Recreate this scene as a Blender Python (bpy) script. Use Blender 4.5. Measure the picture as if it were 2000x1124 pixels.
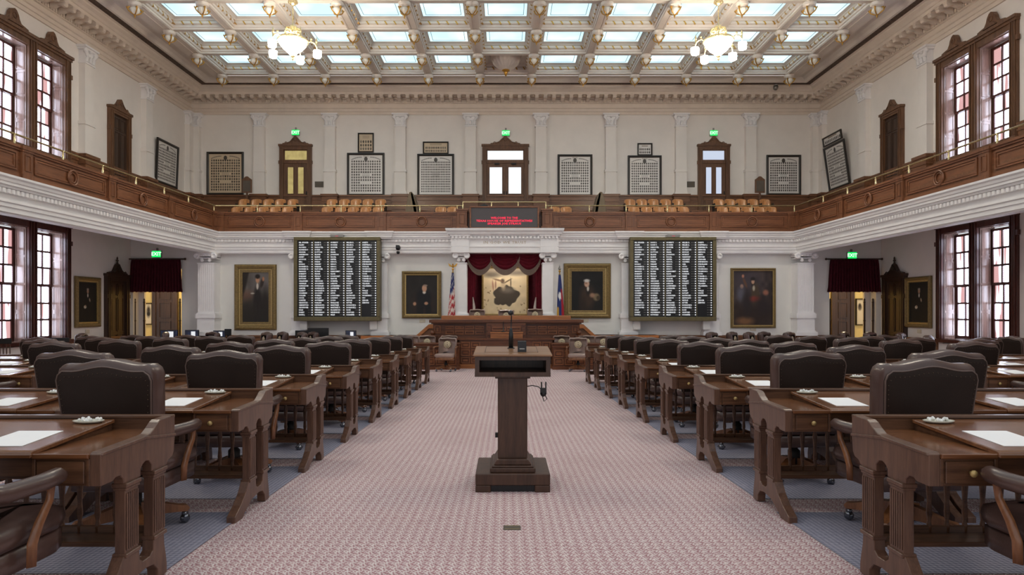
import bpy, bmesh, math, random
import numpy as np
from mathutils import Vector
random.seed(7)
PI = math.pi
for _o in list(bpy.data.objects):
    bpy.data.objects.remove(_o)
scene = bpy.context.scene
COL = scene.collection

# ------------------------------------------------------------------ camera, world, exposure
FPX, CX, HY, EYE = 1282.0, 988.0, 606.0, 1.30
SLOPE = 0.0242                       # the chamber floor falls gently towards the rostrum
def FZ(y): return -SLOPE * y         # floor height at depth y
def X(px, y): return (px - CX) / FPX * y
def Z(py, y): return EYE + (HY - py) / FPX * y

cam_d = bpy.data.cameras.new('camera'); cam = bpy.data.objects.new('camera', cam_d); COL.objects.link(cam)
cam.location = (0, 0, EYE); cam.rotation_euler = (PI / 2, 0, 0)
cam_d.sensor_fit = 'HORIZONTAL'; cam_d.sensor_width = 36.0; cam_d.lens = 36.0 * FPX / 2000.0
cam_d.shift_x = (1000 - CX) / 2000.0; cam_d.shift_y = (HY - 562) / 2000.0
cam_d.clip_end = 200
scene.camera = cam
scene.view_settings.view_transform = 'Standard'; scene.view_settings.look = 'None'
scene.view_settings.gamma = 1.0; scene.view_settings.use_curve_mapping = False
scene.view_settings.exposure = 0.58
world = bpy.data.worlds.new('world'); scene.world = world; world.use_nodes = True
world.node_tree.nodes['Background'].inputs[0].default_value = (0.93, 0.96, 1.0, 1)
world.node_tree.nodes['Background'].inputs[1].default_value = 0.62
SKYLIGHT, WINDOW = 1.10, 8.0
scene.cycles.max_bounces = 8; scene.cycles.diffuse_bounces = 5; scene.cycles.glossy_bounces = 3
scene.cycles.transmission_bounces = 4; scene.cycles.use_denoising = True
scene.cycles.sample_clamp_indirect = 6.0

# ------------------------------------------------------------------ materials
def lin(c):
    return tuple(((v / 255) / 12.92 if v / 255 <= 0.04045 else ((v / 255 + 0.055) / 1.055) ** 2.4) for v in c)
def base_mat(name, rough=0.5, metal=0.0, spec=0.5, coat=0.0):
    m = bpy.data.materials.new(name); m.use_nodes = True
    nt = m.node_tree; p = nt.nodes['Principled BSDF']
    p.inputs['Roughness'].default_value = rough; p.inputs['Metallic'].default_value = metal
    p.inputs['Specular IOR Level'].default_value = spec; p.inputs['Coat Weight'].default_value = coat
    p.inputs['Coat Roughness'].default_value = 0.15
    return m, nt, p
def node(nt, typ, **kw):
    n = nt.nodes.new(typ)
    for k, v in kw.items(): setattr(n, k, v)
    return n
def mixc(nt, fac, a, b):
    n = node(nt, 'ShaderNodeMix', data_type='RGBA')
    for s, v in ((0, fac), (6, a), (7, b)):
        if hasattr(v, 'is_output'): nt.links.new(v, n.inputs[s])
        else: n.inputs[s].default_value = v if s == 0 else (*v, 1)
    return n.outputs[2]
def mth(nt, op, a, b=None, c=None):
    n = node(nt, 'ShaderNodeMath', operation=op)
    for i, v in enumerate((a, b, c)):
        if v is None: continue
        if hasattr(v, 'is_output'): nt.links.new(v, n.inputs[i])
        else: n.inputs[i].default_value = v
    return n.outputs[0]
def coords(nt, scale=(1, 1, 1), rnd=True):
    tc = node(nt, 'ShaderNodeTexCoord'); src = tc.outputs['Object']
    if rnd:
        oi = node(nt, 'ShaderNodeObjectInfo')
        k = mth(nt, 'MULTIPLY', oi.outputs['Random'], 17.0)
        va = node(nt, 'ShaderNodeVectorMath', operation='ADD')
        nt.links.new(src, va.inputs[0]); nt.links.new(k, va.inputs[1]); src = va.outputs[0]
    mp = node(nt, 'ShaderNodeMapping'); mp.inputs['Scale'].default_value = scale
    nt.links.new(src, mp.inputs['Vector'])
    return mp.outputs[0]
def noise(nt, vec, scale, detail=3, rough=0.55):
    n = node(nt, 'ShaderNodeTexNoise'); n.inputs['Scale'].default_value = scale
    n.inputs['Detail'].default_value = detail; n.inputs['Roughness'].default_value = rough
    nt.links.new(vec, n.inputs['Vector']); return n.outputs['Fac']
def ramp(nt, fac, lo, hi):
    n = node(nt, 'ShaderNodeMapRange'); n.inputs[1].default_value = lo; n.inputs[2].default_value = hi
    nt.links.new(fac, n.inputs[0]); return n.outputs[0]
def bump(nt, p, h, strength, dist=0.01):
    b = node(nt, 'ShaderNodeBump'); b.inputs['Strength'].default_value = strength; b.inputs['Distance'].default_value = dist
    nt.links.new(h, b.inputs['Height']); nt.links.new(b.outputs[0], p.inputs['Normal'])
def plain(name, rgb, rough=0.5, metal=0, spec=0.5, var=0.08, scale=6.0, coat=0.0, bmp=0.0):
    m, nt, p = base_mat(name, rough, metal, spec, coat); c = lin(rgb)
    f = noise(nt, coords(nt), scale)
    nt.links.new(mixc(nt, ramp(nt, f, 0.3, 0.7), tuple(v * (1 - var) for v in c), tuple(min(1, v * (1 + var)) for v in c)), p.inputs['Base Color'])
    if bmp: bump(nt, p, noise(nt, coords(nt), scale * 20, 2), bmp, 0.003)
    return m
def wood(name, dark, light, stretch=(2, 30, 30), rough=0.33, coat=0.15, fine=1.0):
    m, nt, p = base_mat(name, rough, 0, 0.4, coat)
    v = coords(nt, stretch)
    f = noise(nt, v, 1.0 * fine, 5, 0.6); g = noise(nt, v, 5.0 * fine, 3)
    s = mth(nt, 'ADD', mth(nt, 'MULTIPLY', f, 0.7), mth(nt, 'MULTIPLY', g, 0.3))
    nt.links.new(mixc(nt, ramp(nt, s, 0.34, 0.66), lin(dark), lin(light)), p.inputs['Base Color'])
    bump(nt, p, g, 0.08, 0.002)
    return m
def emit(name, rgb, strength, var=None, vscale=0.5):
    m, nt, p = base_mat(name, 0.5); c = lin(rgb)
    p.inputs['Base Color'].default_value = (0.02, 0.02, 0.02, 1)
    p.inputs['Emission Strength'].default_value = strength
    if var:
        f = noise(nt, coords(nt), vscale, 2)
        nt.links.new(mixc(nt, ramp(nt, f, 0.35, 0.65), c, lin(var)), p.inputs['Emission Color'])
    else:
        p.inputs['Emission Color'].default_value = (*c, 1)
    return m

M = {}
M['wall'] = plain('wall_paint', (234, 227, 220), 0.75, var=0.03, scale=1.5)
M['wall_low'] = plain('lower_wall_paint', (228, 226, 222), 0.7, var=0.03, scale=1.5)
M['white'] = plain('white_trim_paint', (236, 233, 232), 0.5, var=0.03, scale=3)
M['plaster'] = plain('cornice_plaster', (222, 208, 194), 0.6, var=0.04, scale=3)
M['ceil'] = plain('ceiling_plaster', (222, 212, 202), 0.55, var=0.04, scale=3)
M['darkband'] = plain('dark_stencil_band', (84, 64, 52), 0.6, var=0.5, scale=14)
M['yellow'] = plain('lobby_yellow_paint', (232, 208, 140), 0.7, var=0.03)
M['desk'] = wood('desk_mahogany', (66, 42, 28), (108, 74, 52), (2, 26, 26))
M['desk_v'] = wood('desk_mahogany_upright', (76, 52, 41), (110, 79, 62), (30, 30, 3))
M['desk_lid'] = wood('desk_lid_mahogany', (90, 54, 32), (132, 86, 54), (2, 30, 30), rough=0.2, coat=0.5)
M['pulpit'] = wood('lectern_walnut', (54, 35, 24), (80, 54, 40), (26, 26, 2.5), rough=0.4)
M['pulpit_top'] = wood('lectern_top_oak', (120, 86, 60), (158, 120, 88), (2, 26, 26), rough=0.3)
M['par'] = wood('parapet_oak', (98, 58, 36), (140, 90, 59), (1.2, 14, 14), rough=0.38)
M['par_v'] = wood('pier_oak', (96, 57, 36), (136, 88, 58), (14, 14, 1.2), rough=0.38)
M['wain'] = wood('wainscot_oak', (94, 60, 38), (136, 92, 62), (1.2, 14, 14), rough=0.42)
M['dais'] = wood('rostrum_mahogany', (74, 38, 20), (116, 66, 36), (1.5, 16, 16), rough=0.32)
M['dais_lit'] = wood('rostrum_moulding_lit', (104, 58, 32), (146, 90, 54), (1.5, 16, 16), rough=0.3)  # lighter copy of the rostrum wood; overhead highlight put into the panel colour
M['guard'] = plain('olive_brown_guard', (112, 94, 70), 0.5)
M['gilt_ink'] = plain('tan_incised_letter', (188, 168, 138), 0.6)
M['dais_top'] = wood('rostrum_top_cherry', (140, 82, 42), (182, 116, 66), (1.5, 20, 20), rough=0.3)
M['case'] = wood('door_casing_walnut', (84, 56, 38), (122, 86, 60), (14, 14, 1.2), rough=0.45)
M['case_dk'] = wood('dark_door_walnut', (48, 32, 24), (76, 52, 38), (14, 14, 1.2), rough=0.45)
M['sash'] = wood('window_sash_wood', (58, 26, 20), (92, 46, 36), (14, 14, 1.2), rough=0.3, coat=0.4)
M['jamb'] = wood('window_jamb_wood', (120, 96, 86), (164, 138, 126), (14, 14, 1.2), rough=0.2, coat=0.8)  # dark jamb wood paled, the window's daylight put into its colour
M['seat'] = wood('gallery_seat_plywood', (150, 92, 48), (212, 150, 92), (26, 26, 1.5), rough=0.3, fine=1.5)
M['armwood'] = wood('chair_arm_wood', (96, 58, 34), (140, 92, 58), (20, 20, 3), rough=0.3, coat=0.3)
M['slatchair'] = wood('side_chair_wood', (60, 36, 24), (100, 66, 46), (20, 20, 3), rough=0.3)
M['leather'] = plain('brown_leather', (78, 58, 52), 0.29, spec=0.5, var=0.15, scale=5, bmp=0.15)
M['leather_back'] = plain('dark_back_leather', (38, 26, 20), 0.55, spec=0.18, var=0.12, scale=5, bmp=0.15)
M['piping'] = plain('leather_piping', (92, 74, 66), 0.35, var=0.1)
M['taupe'] = plain('taupe_leather', (150, 126, 116), 0.35, spec=0.5, var=0.1, scale=5, bmp=0.1)
M['seal'] = plain('seal_cream', (226, 208, 174), 0.5, var=0.05)
M['seal_ink'] = plain('seal_brown_print', (104, 84, 64), 0.5)
M['nail'] = plain('nailhead_brass', (84, 68, 54), 0.4, 0.6)
M['chrome'] = plain('caster_chrome', (120, 122, 128), 0.15, 0.9, var=0.05)
M['black'] = plain('black_plastic', (22, 22, 24), 0.4, var=0.1)
M['iron'] = plain('dark_iron', (34, 32, 30), 0.5, 0.3)
M['brass'] = plain('polished_brass', (226, 206, 156), 0.25, 0.75, var=0.06)
M['gold'] = plain('gilding', (186, 140, 62), 0.3, 0.75, var=0.12)
M['goldframe'] = plain('gilt_picture_frame', (128, 106, 64), 0.5, 0.35, var=0.3, scale=30, bmp=0.5)
M['goldin'] = plain('gilt_frame_liner', (176, 150, 96), 0.4, 0.4, var=0.15, scale=20)
M['bronze'] = plain('board_bronze', (104, 94, 66), 0.45, 0.4, var=0.15, scale=8)
M['blackframe'] = plain('ebony_picture_frame', (40, 34, 30), 0.35, var=0.1)
M['plaque'] = plain('bronze_plaque', (92, 84, 74), 0.5, 0.2)
M['label'] = plain('ivory_card', (208, 198, 178), 0.6)
M['paper'] = plain('white_paper', (242, 242, 242), 0.6, var=0.01)
M['candy'] = plain('white_wrapped_candy', (232, 232, 228), 0.3, var=0.15, scale=60)
M['dish'] = plain('glass_dish', (196, 192, 176), 0.08, var=0.05)
M['board'] = plain('black_board_face', (14, 15, 18), 0.35, var=0.1)
M['names'] = emit('backlit_name_white', (236, 238, 242), 0.62)
M['led'] = emit('red_led', (255, 22, 70), 0.9)
M['exit'] = emit('exit_green', (20, 214, 92), 1.0)
M['exit_ink'] = emit('exit_letters', (225, 255, 232), 0.9)
M['sky'] = emit('skylight_glass', (178, 214, 228), SKYLIGHT, (206, 232, 238), 0.9)
M['lead'] = plain('skylight_lead_line', (70, 78, 82), 0.5)
M['bulb'] = emit('lamp_glass', (255, 242, 222), 42.0)
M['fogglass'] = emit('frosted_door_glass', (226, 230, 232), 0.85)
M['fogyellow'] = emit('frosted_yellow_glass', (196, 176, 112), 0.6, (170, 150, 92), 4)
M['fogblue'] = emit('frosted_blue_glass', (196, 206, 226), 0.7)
M['milk'] = plain('milk_glass', (232, 226, 214), 0.15, var=0.04)
M['maroon'] = plain('maroon_velvet', (104, 24, 38), 0.85, spec=0.2, var=0.15, scale=8)
M['maroon_dk'] = plain('dark_maroon_drape', (74, 24, 34), 0.9, spec=0.15, var=0.2, scale=8)
M['fringe'] = plain('taupe_fringe', (150, 132, 120), 0.8, var=0.25, scale=60)
M['lining'] = plain('drape_lining', (190, 176, 168), 0.8)
M['bluecarpet'] = None
M['screen'] = emit('monitor_screen', (40, 52, 84), 0.4, (14, 18, 34), 12)
M['steel'] = plain('satin_steel', (150, 148, 142), 0.3, 0.8)

def carpet():
    m, nt, p = base_mat('red_cream_carpet', 0.95, 0, 0.1)
    tc = node(nt, 'ShaderNodeTexCoord'); sp = node(nt, 'ShaderNodeSeparateXYZ'); nt.links.new(tc.outputs['Object'], sp.inputs[0])
    x, y = sp.outputs[0], sp.outputs[1]
    K = 2 * PI / 0.062
    u = mth(nt, 'MULTIPLY', x, K); v = mth(nt, 'MULTIPLY', y, K)
    wob = mth(nt, 'SINE', mth(nt, 'MULTIPLY', v, 1.0))
    a = mth(nt, 'SINE', mth(nt, 'ADD', mth(nt, 'MULTIPLY', u, 2.0), mth(nt, 'MULTIPLY', wob, 1.3)))
    b = mth(nt, 'SINE', mth(nt, 'SUBTRACT', mth(nt, 'MULTIPLY', v, 2.0), mth(nt, 'MULTIPLY', mth(nt, 'SINE', u), 1.6)))
    lines = mth(nt, 'SINE', u)
    s = mth(nt, 'ADD', mth(nt, 'MULTIPLY', mth(nt, 'MULTIPLY', a, b), 0.8), mth(nt, 'MULTIPLY', lines, 0.12))
    n1 = noise(nt, tc.outputs['Object'], 70.0, 2); s = mth(nt, 'ADD', s, mth(nt, 'MULTIPLY', mth(nt, 'SUBTRACT', n1, 0.5), 1.5))
    f = ramp(nt, s, -0.38, 0.48)
    col = mixc(nt, f, lin((158, 114, 118)), lin((232, 223, 219)))
    g = ramp(nt, mth(nt, 'MULTIPLY', a, b), 0.55, 0.95)
    col = mixc(nt, mth(nt, 'MULTIPLY', g, 0.55), col, lin((116, 60, 76)))
    n2 = noise(nt, tc.outputs['Object'], 0.9, 3)
    col = mixc(nt, mth(nt, 'MULTIPLY', ramp(nt, n2, 0.4, 0.75), 0.22), col, lin((150, 120, 118)))
    nt.links.new(col, p.inputs['Base Color'])
    bump(nt, p, s, 0.25, 0.004)
    return m
M['carpet'] = carpet()
def bluecarpet():
    m, nt, p = base_mat('blue_grey_carpet', 0.95, 0, 0.1)
    tc = node(nt, 'ShaderNodeTexCoord'); sp = node(nt, 'ShaderNodeSeparateXYZ'); nt.links.new(tc.outputs['Object'], sp.inputs[0])
    K = 2 * PI / 0.062
    a = mth(nt, 'SINE', mth(nt, 'MULTIPLY', mth(nt, 'ADD', sp.outputs[0], sp.outputs[1]), K)); b = mth(nt, 'SINE', mth(nt, 'MULTIPLY', mth(nt, 'SUBTRACT', sp.outputs[0], sp.outputs[1]), K))
    s = mth(nt, 'ADD', mth(nt, 'MULTIPLY', a, b), mth(nt, 'MULTIPLY', mth(nt, 'SUBTRACT', noise(nt, tc.outputs['Object'], 60, 2), 0.5), 2.0))
    nt.links.new(mixc(nt, ramp(nt, s, -0.8, 0.9), lin((116, 116, 132)), lin((162, 158, 170))), p.inputs['Base Color'])
    return m
M['bluecarpet'] = bluecarpet()
def blindmat():
    m, nt, p = base_mat('sunlit_window_blind', 0.5)
    p.inputs['Base Color'].default_value = (0.05, 0.05, 0.05, 1)
    tc = node(nt, 'ShaderNodeTexCoord'); sp = node(nt, 'ShaderNodeSeparateXYZ'); nt.links.new(tc.outputs['Object'], sp.inputs[0])
    st = ramp(nt, mth(nt, 'SINE', mth(nt, 'MULTIPLY', sp.outputs[2], 2 * PI / 0.055)), -0.2, 0.9)
    vb = noise(nt, coords(nt, (3.2, 1, 0.35)), 1.0, 2)
    c = mixc(nt, ramp(nt, vb, 0.44, 0.58), (.74, .81, 1.0), tuple(v / WINDOW * .75 for v in lin((214, 160, 158))))
    c = mixc(nt, mth(nt, 'MULTIPLY', st, 0.35), c, (.06, .045, .05))
    nt.links.new(c, p.inputs['Emission Color']); p.inputs['Emission Strength'].default_value = WINDOW
    return m
M['blind'] = blindmat()
def colmat(name, rough=0.5, coat=0.0):
    m, nt, p = base_mat(name, rough, 0, 0.4, coat)
    a = node(nt, 'ShaderNodeAttribute', attribute_name='Col'); nt.links.new(a.outputs['Color'], p.inputs['Base Color'])
    return m
M['canvas'] = colmat('painted_canvas', 0.7)
M['print'] = colmat('printed_sheet', 0.35, 0.1)
M['cloth'] = colmat('printed_flag_cloth', 0.8)

# ------------------------------------------------------------------ mesh builder
JIT = random.Random(1)
class MB:
    def __init__(s): s.v, s.f, s.m, s.s = [], [], [], []
    def add(s, vs, fs, mat=0, smooth=False):
        n = len(s.v); s.v.extend(vs)
        for f in fs: s.f.append(tuple(i + n for i in f)); s.m.append(mat); s.s.append(smooth)
        return s
    def box(s, x0, x1, y0, y1, z0, z1, mat=0):
        if x0 > x1: x0, x1 = x1, x0
        if y0 > y1: y0, y1 = y1, y0
        j = lambda: JIT.random() * 4e-4          # no two boxes share a plane exactly
        x0 -= j(); x1 += j(); y0 -= j(); y1 += j(); z0 -= j(); z1 += j()
        v = [(x0, y0, z0), (x1, y0, z0), (x1, y1, z0), (x0, y1, z0), (x0, y0, z1), (x1, y0, z1), (x1, y1, z1), (x0, y1, z1)]
        return s.add(v, [(3, 2, 1, 0), (4, 5, 6, 7), (0, 1, 5, 4), (1, 2, 6, 5), (2, 3, 7, 6), (3, 0, 4, 7)], mat)
    def prism(s, poly, axis, a, b, mat=0, smooth=False):
        k = len(poly)
        def P(p, t): return (t, p[0], p[1]) if axis == 'x' else ((p[0], t, p[1]) if axis == 'y' else (p[0], p[1], t))
        v = [P(p, a) for p in poly] + [P(p, b) for p in poly]
        s.add(v, [tuple(range(k - 1, -1, -1)), tuple(range(k, 2 * k))], mat)
        return s.add(v, [(i, (i + 1) % k, k + (i + 1) % k, k + i) for i in range(k)], mat, smooth)
    def lathe(s, prof, c=(0, 0, 0), n=12, mat=0, smooth=True, axis='z', sx=1.0, sy=1.0):
        v, f = [], []
        for r, z in prof:
            for i in range(n):
                a = 2 * PI * i / n; p = (r * math.cos(a) * sx, r * math.sin(a) * sy, z)
                if axis == 'y': p = (p[0], -p[2], p[1])
                if axis == 'x': p = (p[2], p[0], p[1])
                v.append((c[0] + p[0], c[1] + p[1], c[2] + p[2]))
        for j in range(len(prof) - 1):
            for i in range(n):
                f.append((j * n + i, j * n + (i + 1) % n, (j + 1) * n + (i + 1) % n, (j + 1) * n + i))
        s.add(v, f, mat, smooth)
        n0 = len(s.v) - len(v)
        for j in (0, len(prof) - 1):
            if prof[j][0] > 1e-4:
                fc = tuple(n0 + j * n + i for i in range(n)); s.f.append(fc if j else fc[::-1]); s.m.append(mat); s.s.append(False)
        return s
    def tube(s, pts, r, n=8, mat=0, sx=1.0):
        pts = [Vector(p) for p in pts]; k = len(pts); v, f = [], []
        rs = r if isinstance(r, (list, tuple)) else [r] * k
        up = Vector((0, 0, 1)); prev = None
        for i, p in enumerate(pts):
            d = (pts[min(i + 1, k - 1)] - pts[max(i - 1, 0)]).normalized()
            if prev is None:
                a = d.cross(up)
                if a.length < 1e-3: a = d.cross(Vector((1, 0, 0)))
            else: a = prev - d * prev.dot(d)
            a.normalize(); prev = a; b = d.cross(a)
            for j in range(n):
                t = 2 * PI * j / n; q = p + (a * math.cos(t) * sx + b * math.sin(t)) * rs[i]; v.append(tuple(q))
        for i in range(k - 1):
            for j in range(n): f.append((i * n + j, i * n + (j + 1) % n, (i + 1) * n + (j + 1) % n, (i + 1) * n + j))
        s.add(v, f, mat, True)
        n0 = len(s.v) - len(v)
        for i in (0, k - 1):
            s.f.append(tuple(n0 + i * n + j for j in range(n))); s.m.append(mat); s.s.append(False)
        return s
    def sphere(s, c, r, n=10, mat=0, sz=1.0):
        k = max(4, n // 2)
        return s.lathe([(max(1e-5, r * math.sin(PI * i / k)), -r * sz * math.cos(PI * i / k)) for i in range(k + 1)], c, n, mat)
    def torus(s, c, R, r, n=20, k=6, mat=0, axis='y'):
        v, f = [], []
        for i in range(n):
            a = 2 * PI * i / n
            for j in range(k):
                b = 2 * PI * j / k; q = R + r * math.cos(b)
                p = (q * math.cos(a), r * math.sin(b), q * math.sin(a)) if axis == 'y' else (q * math.cos(a), q * math.sin(a), r * math.sin(b))
                v.append((c[0] + p[0], c[1] + p[1], c[2] + p[2]))
        for i in range(n):
            for j in range(k): f.append((i * k + j, i * k + (j + 1) % k, ((i + 1) % n) * k + (j + 1) % k, ((i + 1) % n) * k + j))
        return s.add(v, f, mat, True)
    def slab(s, outline, loops, mat=0, axis='y', fn=None):
        """a cushion: the outline repeated at (inset, depth) loops, capped at both ends"""
        k = len(outline); v, f = [], []
        ar = sum(outline[i - 1][0] * outline[i][1] - outline[i][0] * outline[i - 1][1] for i in range(k)); fl_ = -1 if ar > 0 else 1
        nr = []
        for i in range(k):
            p, q = outline[i - 1], outline[(i + 1) % k]; t = (q[0] - p[0], q[1] - p[1]); L = math.hypot(*t) or 1
            nr.append((-t[1] / L * fl_, t[0] / L * fl_))
        for ins, d in loops:
            for (x, z), (nx, nz) in zip(outline, nr):
                P = (x + nx * ins, z + nz * ins)
                p = (P[0], d, P[1]) if axis == 'y' else ((d, P[0], P[1]) if axis == 'x' else (P[0], P[1], d))
                v.append(fn(p) if fn else p)
        for j in range(len(loops) - 1):
            for i in range(k): f.append((j * k + i, j * k + (i + 1) % k, (j + 1) * k + (i + 1) % k, (j + 1) * k + i))
        n0 = len(s.v); s.add(v, f, mat, True)
        for j in (0, len(loops) - 1):
            s.f.append(tuple(n0 + j * k + i for i in range(k))); s.m.append(mat); s.s.append(True)
        return s
    def sweep(s, prof, path, closed=False, mat=0):
        """profile (out, z) swept along a plan path, out = to the right of travel, mitred"""
        n = len(path); k = len(prof); v, f = [], []
        for i, (x, y) in enumerate(path):
            def d(a, b):
                t = (path[b][0] - path[a][0], path[b][1] - path[a][1]); L = math.hypot(*t); return (t[1] / L, -t[0] / L)
            if closed: na, nb = d(i - 1, i), d(i, (i + 1) % n)
            else:
                na = d(i - 1, i) if i > 0 else d(0, 1); nb = d(i, i + 1) if i < n - 1 else na
            m = (na[0] + nb[0], na[1] + nb[1]); q = 1 + na[0] * nb[0] + na[1] * nb[1]
            m = (m[0] / q, m[1] / q)
            for o, z in prof: v.append((x + m[0] * o, y + m[1] * o, z))
        for i in range(n if closed else n - 1):
            for j in range(k - 1):
                a, b = i * k, ((i + 1) % n) * k
                f.append((a + j, b + j, b + j + 1, a + j + 1))
        return s.add(v, f, mat)
    def mirror_x(s):
        s.v = [(-x, y, z) for x, y, z in s.v]; s.f = [f[::-1] for f in s.f]; return s
    def move(s, dx=0, dy=0, dz=0):
        s.v = [(x + dx, y + dy, z + dz) for x, y, z in s.v]; return s
    def rotz(s, a):
        c, d = math.cos(a), math.sin(a); s.v = [(x * c - y * d, x * d + y * c, z) for x, y, z in s.v]; return s
    def rotx(s, a):
        c, d = math.cos(a), math.sin(a); s.v = [(x, y * c - z * d, y * d + z * c) for x, y, z in s.v]; return s
    def join(s, o, mat=None):
        n = len(s.v); s.v += o.v; s.f += [tuple(i + n for i in f) for f in o.f]; s.m += o.m if mat is None else [mat] * len(o.m); s.s += o.s; return s
    def mesh(s, name, mats, bevel=0.0):
        me = bpy.data.meshes.new(name); me.from_pydata(s.v, [], s.f)
        for mm in (mats if isinstance(mats, (list, tuple)) else [mats]): me.materials.append(M[mm] if isinstance(mm, str) else mm)
        me.polygons.foreach_set('material_index', s.m); me.polygons.foreach_set('use_smooth', s.s)
        if bevel:
            bm = bmesh.new(); bm.from_mesh(me)
            bmesh.ops.remove_doubles(bm, verts=bm.verts, dist=1e-5)
            ed = [e for e in bm.edges if len(e.link_faces) == 2 and e.calc_face_angle(0) > 0.5 and e.calc_length() > 3 * bevel]
            bmesh.ops.bevel(bm, geom=ed, offset=bevel, segments=1, affect='EDGES', clamp_overlap=True)
            bm.to_mesh(me); bm.free()
        me.update(); return me

KIDS = {}
def link(o, parent=None):
    COL.objects.link(o)
    if parent is not None:
        o.parent = parent; KIDS.setdefault(parent.name, []).append(o)
    return o
def obj(name, mb, mats, parent=None, loc=(0, 0, 0), rz=0.0, bevel=0.0, kind=None, label=None):
    me = mb if isinstance(mb, bpy.types.Mesh) else mb.mesh(name, mats, bevel)
    o = bpy.data.objects.new(name, me); o.location = loc; o.rotation_euler = (0, 0, rz)
    if kind: o['kind'] = kind
    if label: o['label'] = label
    return link(o, parent)
def tag(o, label, cat, group=None):
    o['label'] = label; o['category'] = cat
    if group: o['group'] = group
    return o
def thing(name, label, cat, loc=(0, 0, 0), rz=0.0, group=None):
    o = bpy.data.objects.new(name, None); o.location = loc; o.rotation_euler = (0, 0, rz); o.empty_display_size = 0.1
    link(o); return tag(o, label, cat, group)
def dup(o, parent=None, loc=None, rz=None, label=None, group=None):
    c = o.copy(); link(c, parent)
    if loc is not None: c.location = loc
    if rz is not None: c.rotation_euler = (0, 0, rz)
    if label: c['label'] = label
    if group: c['group'] = group
    for k in KIDS.get(o.name, []): dup(k, c)
    return c
class Series:
    """one builder, first call builds, later calls copy"""
    def __init__(s, build): s.b, s.o = build, None
    def put(s, loc, rz, label, group=None):
        if s.o is None:
            s.o = s.b(); s.o.location = loc; s.o.rotation_euler = (0, 0, rz); s.o['label'] = label
            if group: s.o['group'] = group
            return s.o
        return dup(s.o, None, loc, rz, label, group)
ORD = ['first', 'second', 'third', 'fourth', 'fifth', 'sixth', 'seventh', 'eighth', 'ninth', 'tenth', 'eleventh', 'twelfth', 'thirteenth', 'fourteenth']

def text_mb(txt, size, align='CENTER', extrude=0.0, bold=0.0, sx=1.0, res=1, spacing=1.0):
    """flat lettering in local x/z, facing -y"""
    cu = bpy.data.curves.new('lettering', 'FONT'); cu.body = txt; cu.size = size; cu.align_x = align; cu.align_y = 'CENTER'
    cu.extrude = extrude; cu.offset = bold; cu.resolution_u = res; cu.space_character = spacing
    t = bpy.data.objects.new('lettering_tmp', cu); COL.objects.link(t)
    dg = bpy.context.evaluated_depsgraph_get(); me = bpy.data.meshes.new_from_object(t.evaluated_get(dg))
    mb = MB(); mb.add([(v.co.x * sx, -v.co.z, v.co.y) for v in me.vertices], [tuple(p.vertices) for p in me.polygons])
    bpy.data.objects.remove(t); bpy.data.meshes.remove(me); bpy.data.curves.remove(cu)
    return mb

def canvas_mesh(name, w, h, nx, ny, fn, mat='canvas'):
    """flat picture: a grid in local x/z facing -y whose colour attribute holds the print"""
    U, V = np.meshgrid((np.arange(nx + 1)) / nx, (np.arange(ny + 1)) / ny)
    rgb = np.clip(fn(U, V), 0, 1)
    rgb = np.where(rgb <= 0.04045, rgb / 12.92, ((rgb + 0.055) / 1.055) ** 2.4)
    v = [((u - 0.5) * w, 0.0, t * h) for u, t in zip(U.ravel(), V.ravel())]
    f = [(j * (nx + 1) + i, j * (nx + 1) + i + 1, (j + 1) * (nx + 1) + i + 1, (j + 1) * (nx + 1) + i) for j in range(ny) for i in range(nx)]
    me = bpy.data.meshes.new(name); me.from_pydata(v, [], f); me.materials.append(M[mat])
    at = me.color_attributes.new('Col', 'FLOAT_COLOR', 'POINT')
    c = np.ones((len(v), 4), dtype=np.float32); c[:, :3] = rgb.reshape(-1, 3); at.data.foreach_set('color', c.ravel())
    return me
# ------------------------------------------------------------------ room shell
WX, BX, BY = 13.15, 10.05, 22.70      # side wall, gallery front at the sides, gallery front at the end
LY, UY = 23.0, 27.4                   # lower end wall, upper end wall
NEAR = -3.0
S = 'structure'
fl = MB(); fl.add([(-13.6, NEAR, FZ(NEAR)), (13.6, NEAR, FZ(NEAR)), (13.6, 26.2, FZ(26.2)), (-13.6, 26.2, FZ(26.2))], [(0, 1, 2, 3)])
floor = obj('floor', fl, 'carpet', kind=S, label='red and cream patterned carpet falling gently to the rostrum')

WIN = {-1: 16.58, 1: 16.80}           # where the window pair starts on each side wall
def side_wall(sd, name):
    y0 = WIN[sd]; a, b = y0 + 0.2, y0 + 2.95
    m = MB(); xi, xo = sd * WX, sd * (WX + 0.5)
    m.box(xi, xo, NEAR, a, -1, 11); m.box(xi, xo, b, LY + 0.35, -1, 3.95); m.box(xi, xo, b, UY + 0.4, 3.95, 11)
    m.box(xi, xo, a, b, -1, 0.30); m.box(xi, xo, a, b, 3.70, 5.72); m.box(xi, xo, a, b, 8.62, 11)
    return obj(name, m, 'wall', kind=S)
wall_left = side_wall(-1, 'wall_left'); wall_right = side_wall(1, 'wall_right')

m = MB()
DL, DR, DT = (-13.06, -11.36), (11.34, 12.97), 2.75
NX, NT = 1.40, 3.28
for x0, x1, z0 in ((-WX, DL[0], -1), (DL[0], DL[1], DT), (DL[1], -NX, -1), (-NX, NX, NT), (NX, DR[0], -1), (DR[0], DR[1], DT), (DR[1], WX, -1)):
    m.box(x0, x1, LY, LY + 0.35, z0, 4.0)
wall_back = obj('wall_back', m, 'wall_low', kind=S)
m = MB(); m.box(-WX - .4, WX + .4, UY, UY + 0.4, 3.9, 11)
wall_gallery = obj('wall_gallery_back', m, 'wall', kind=S)
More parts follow.
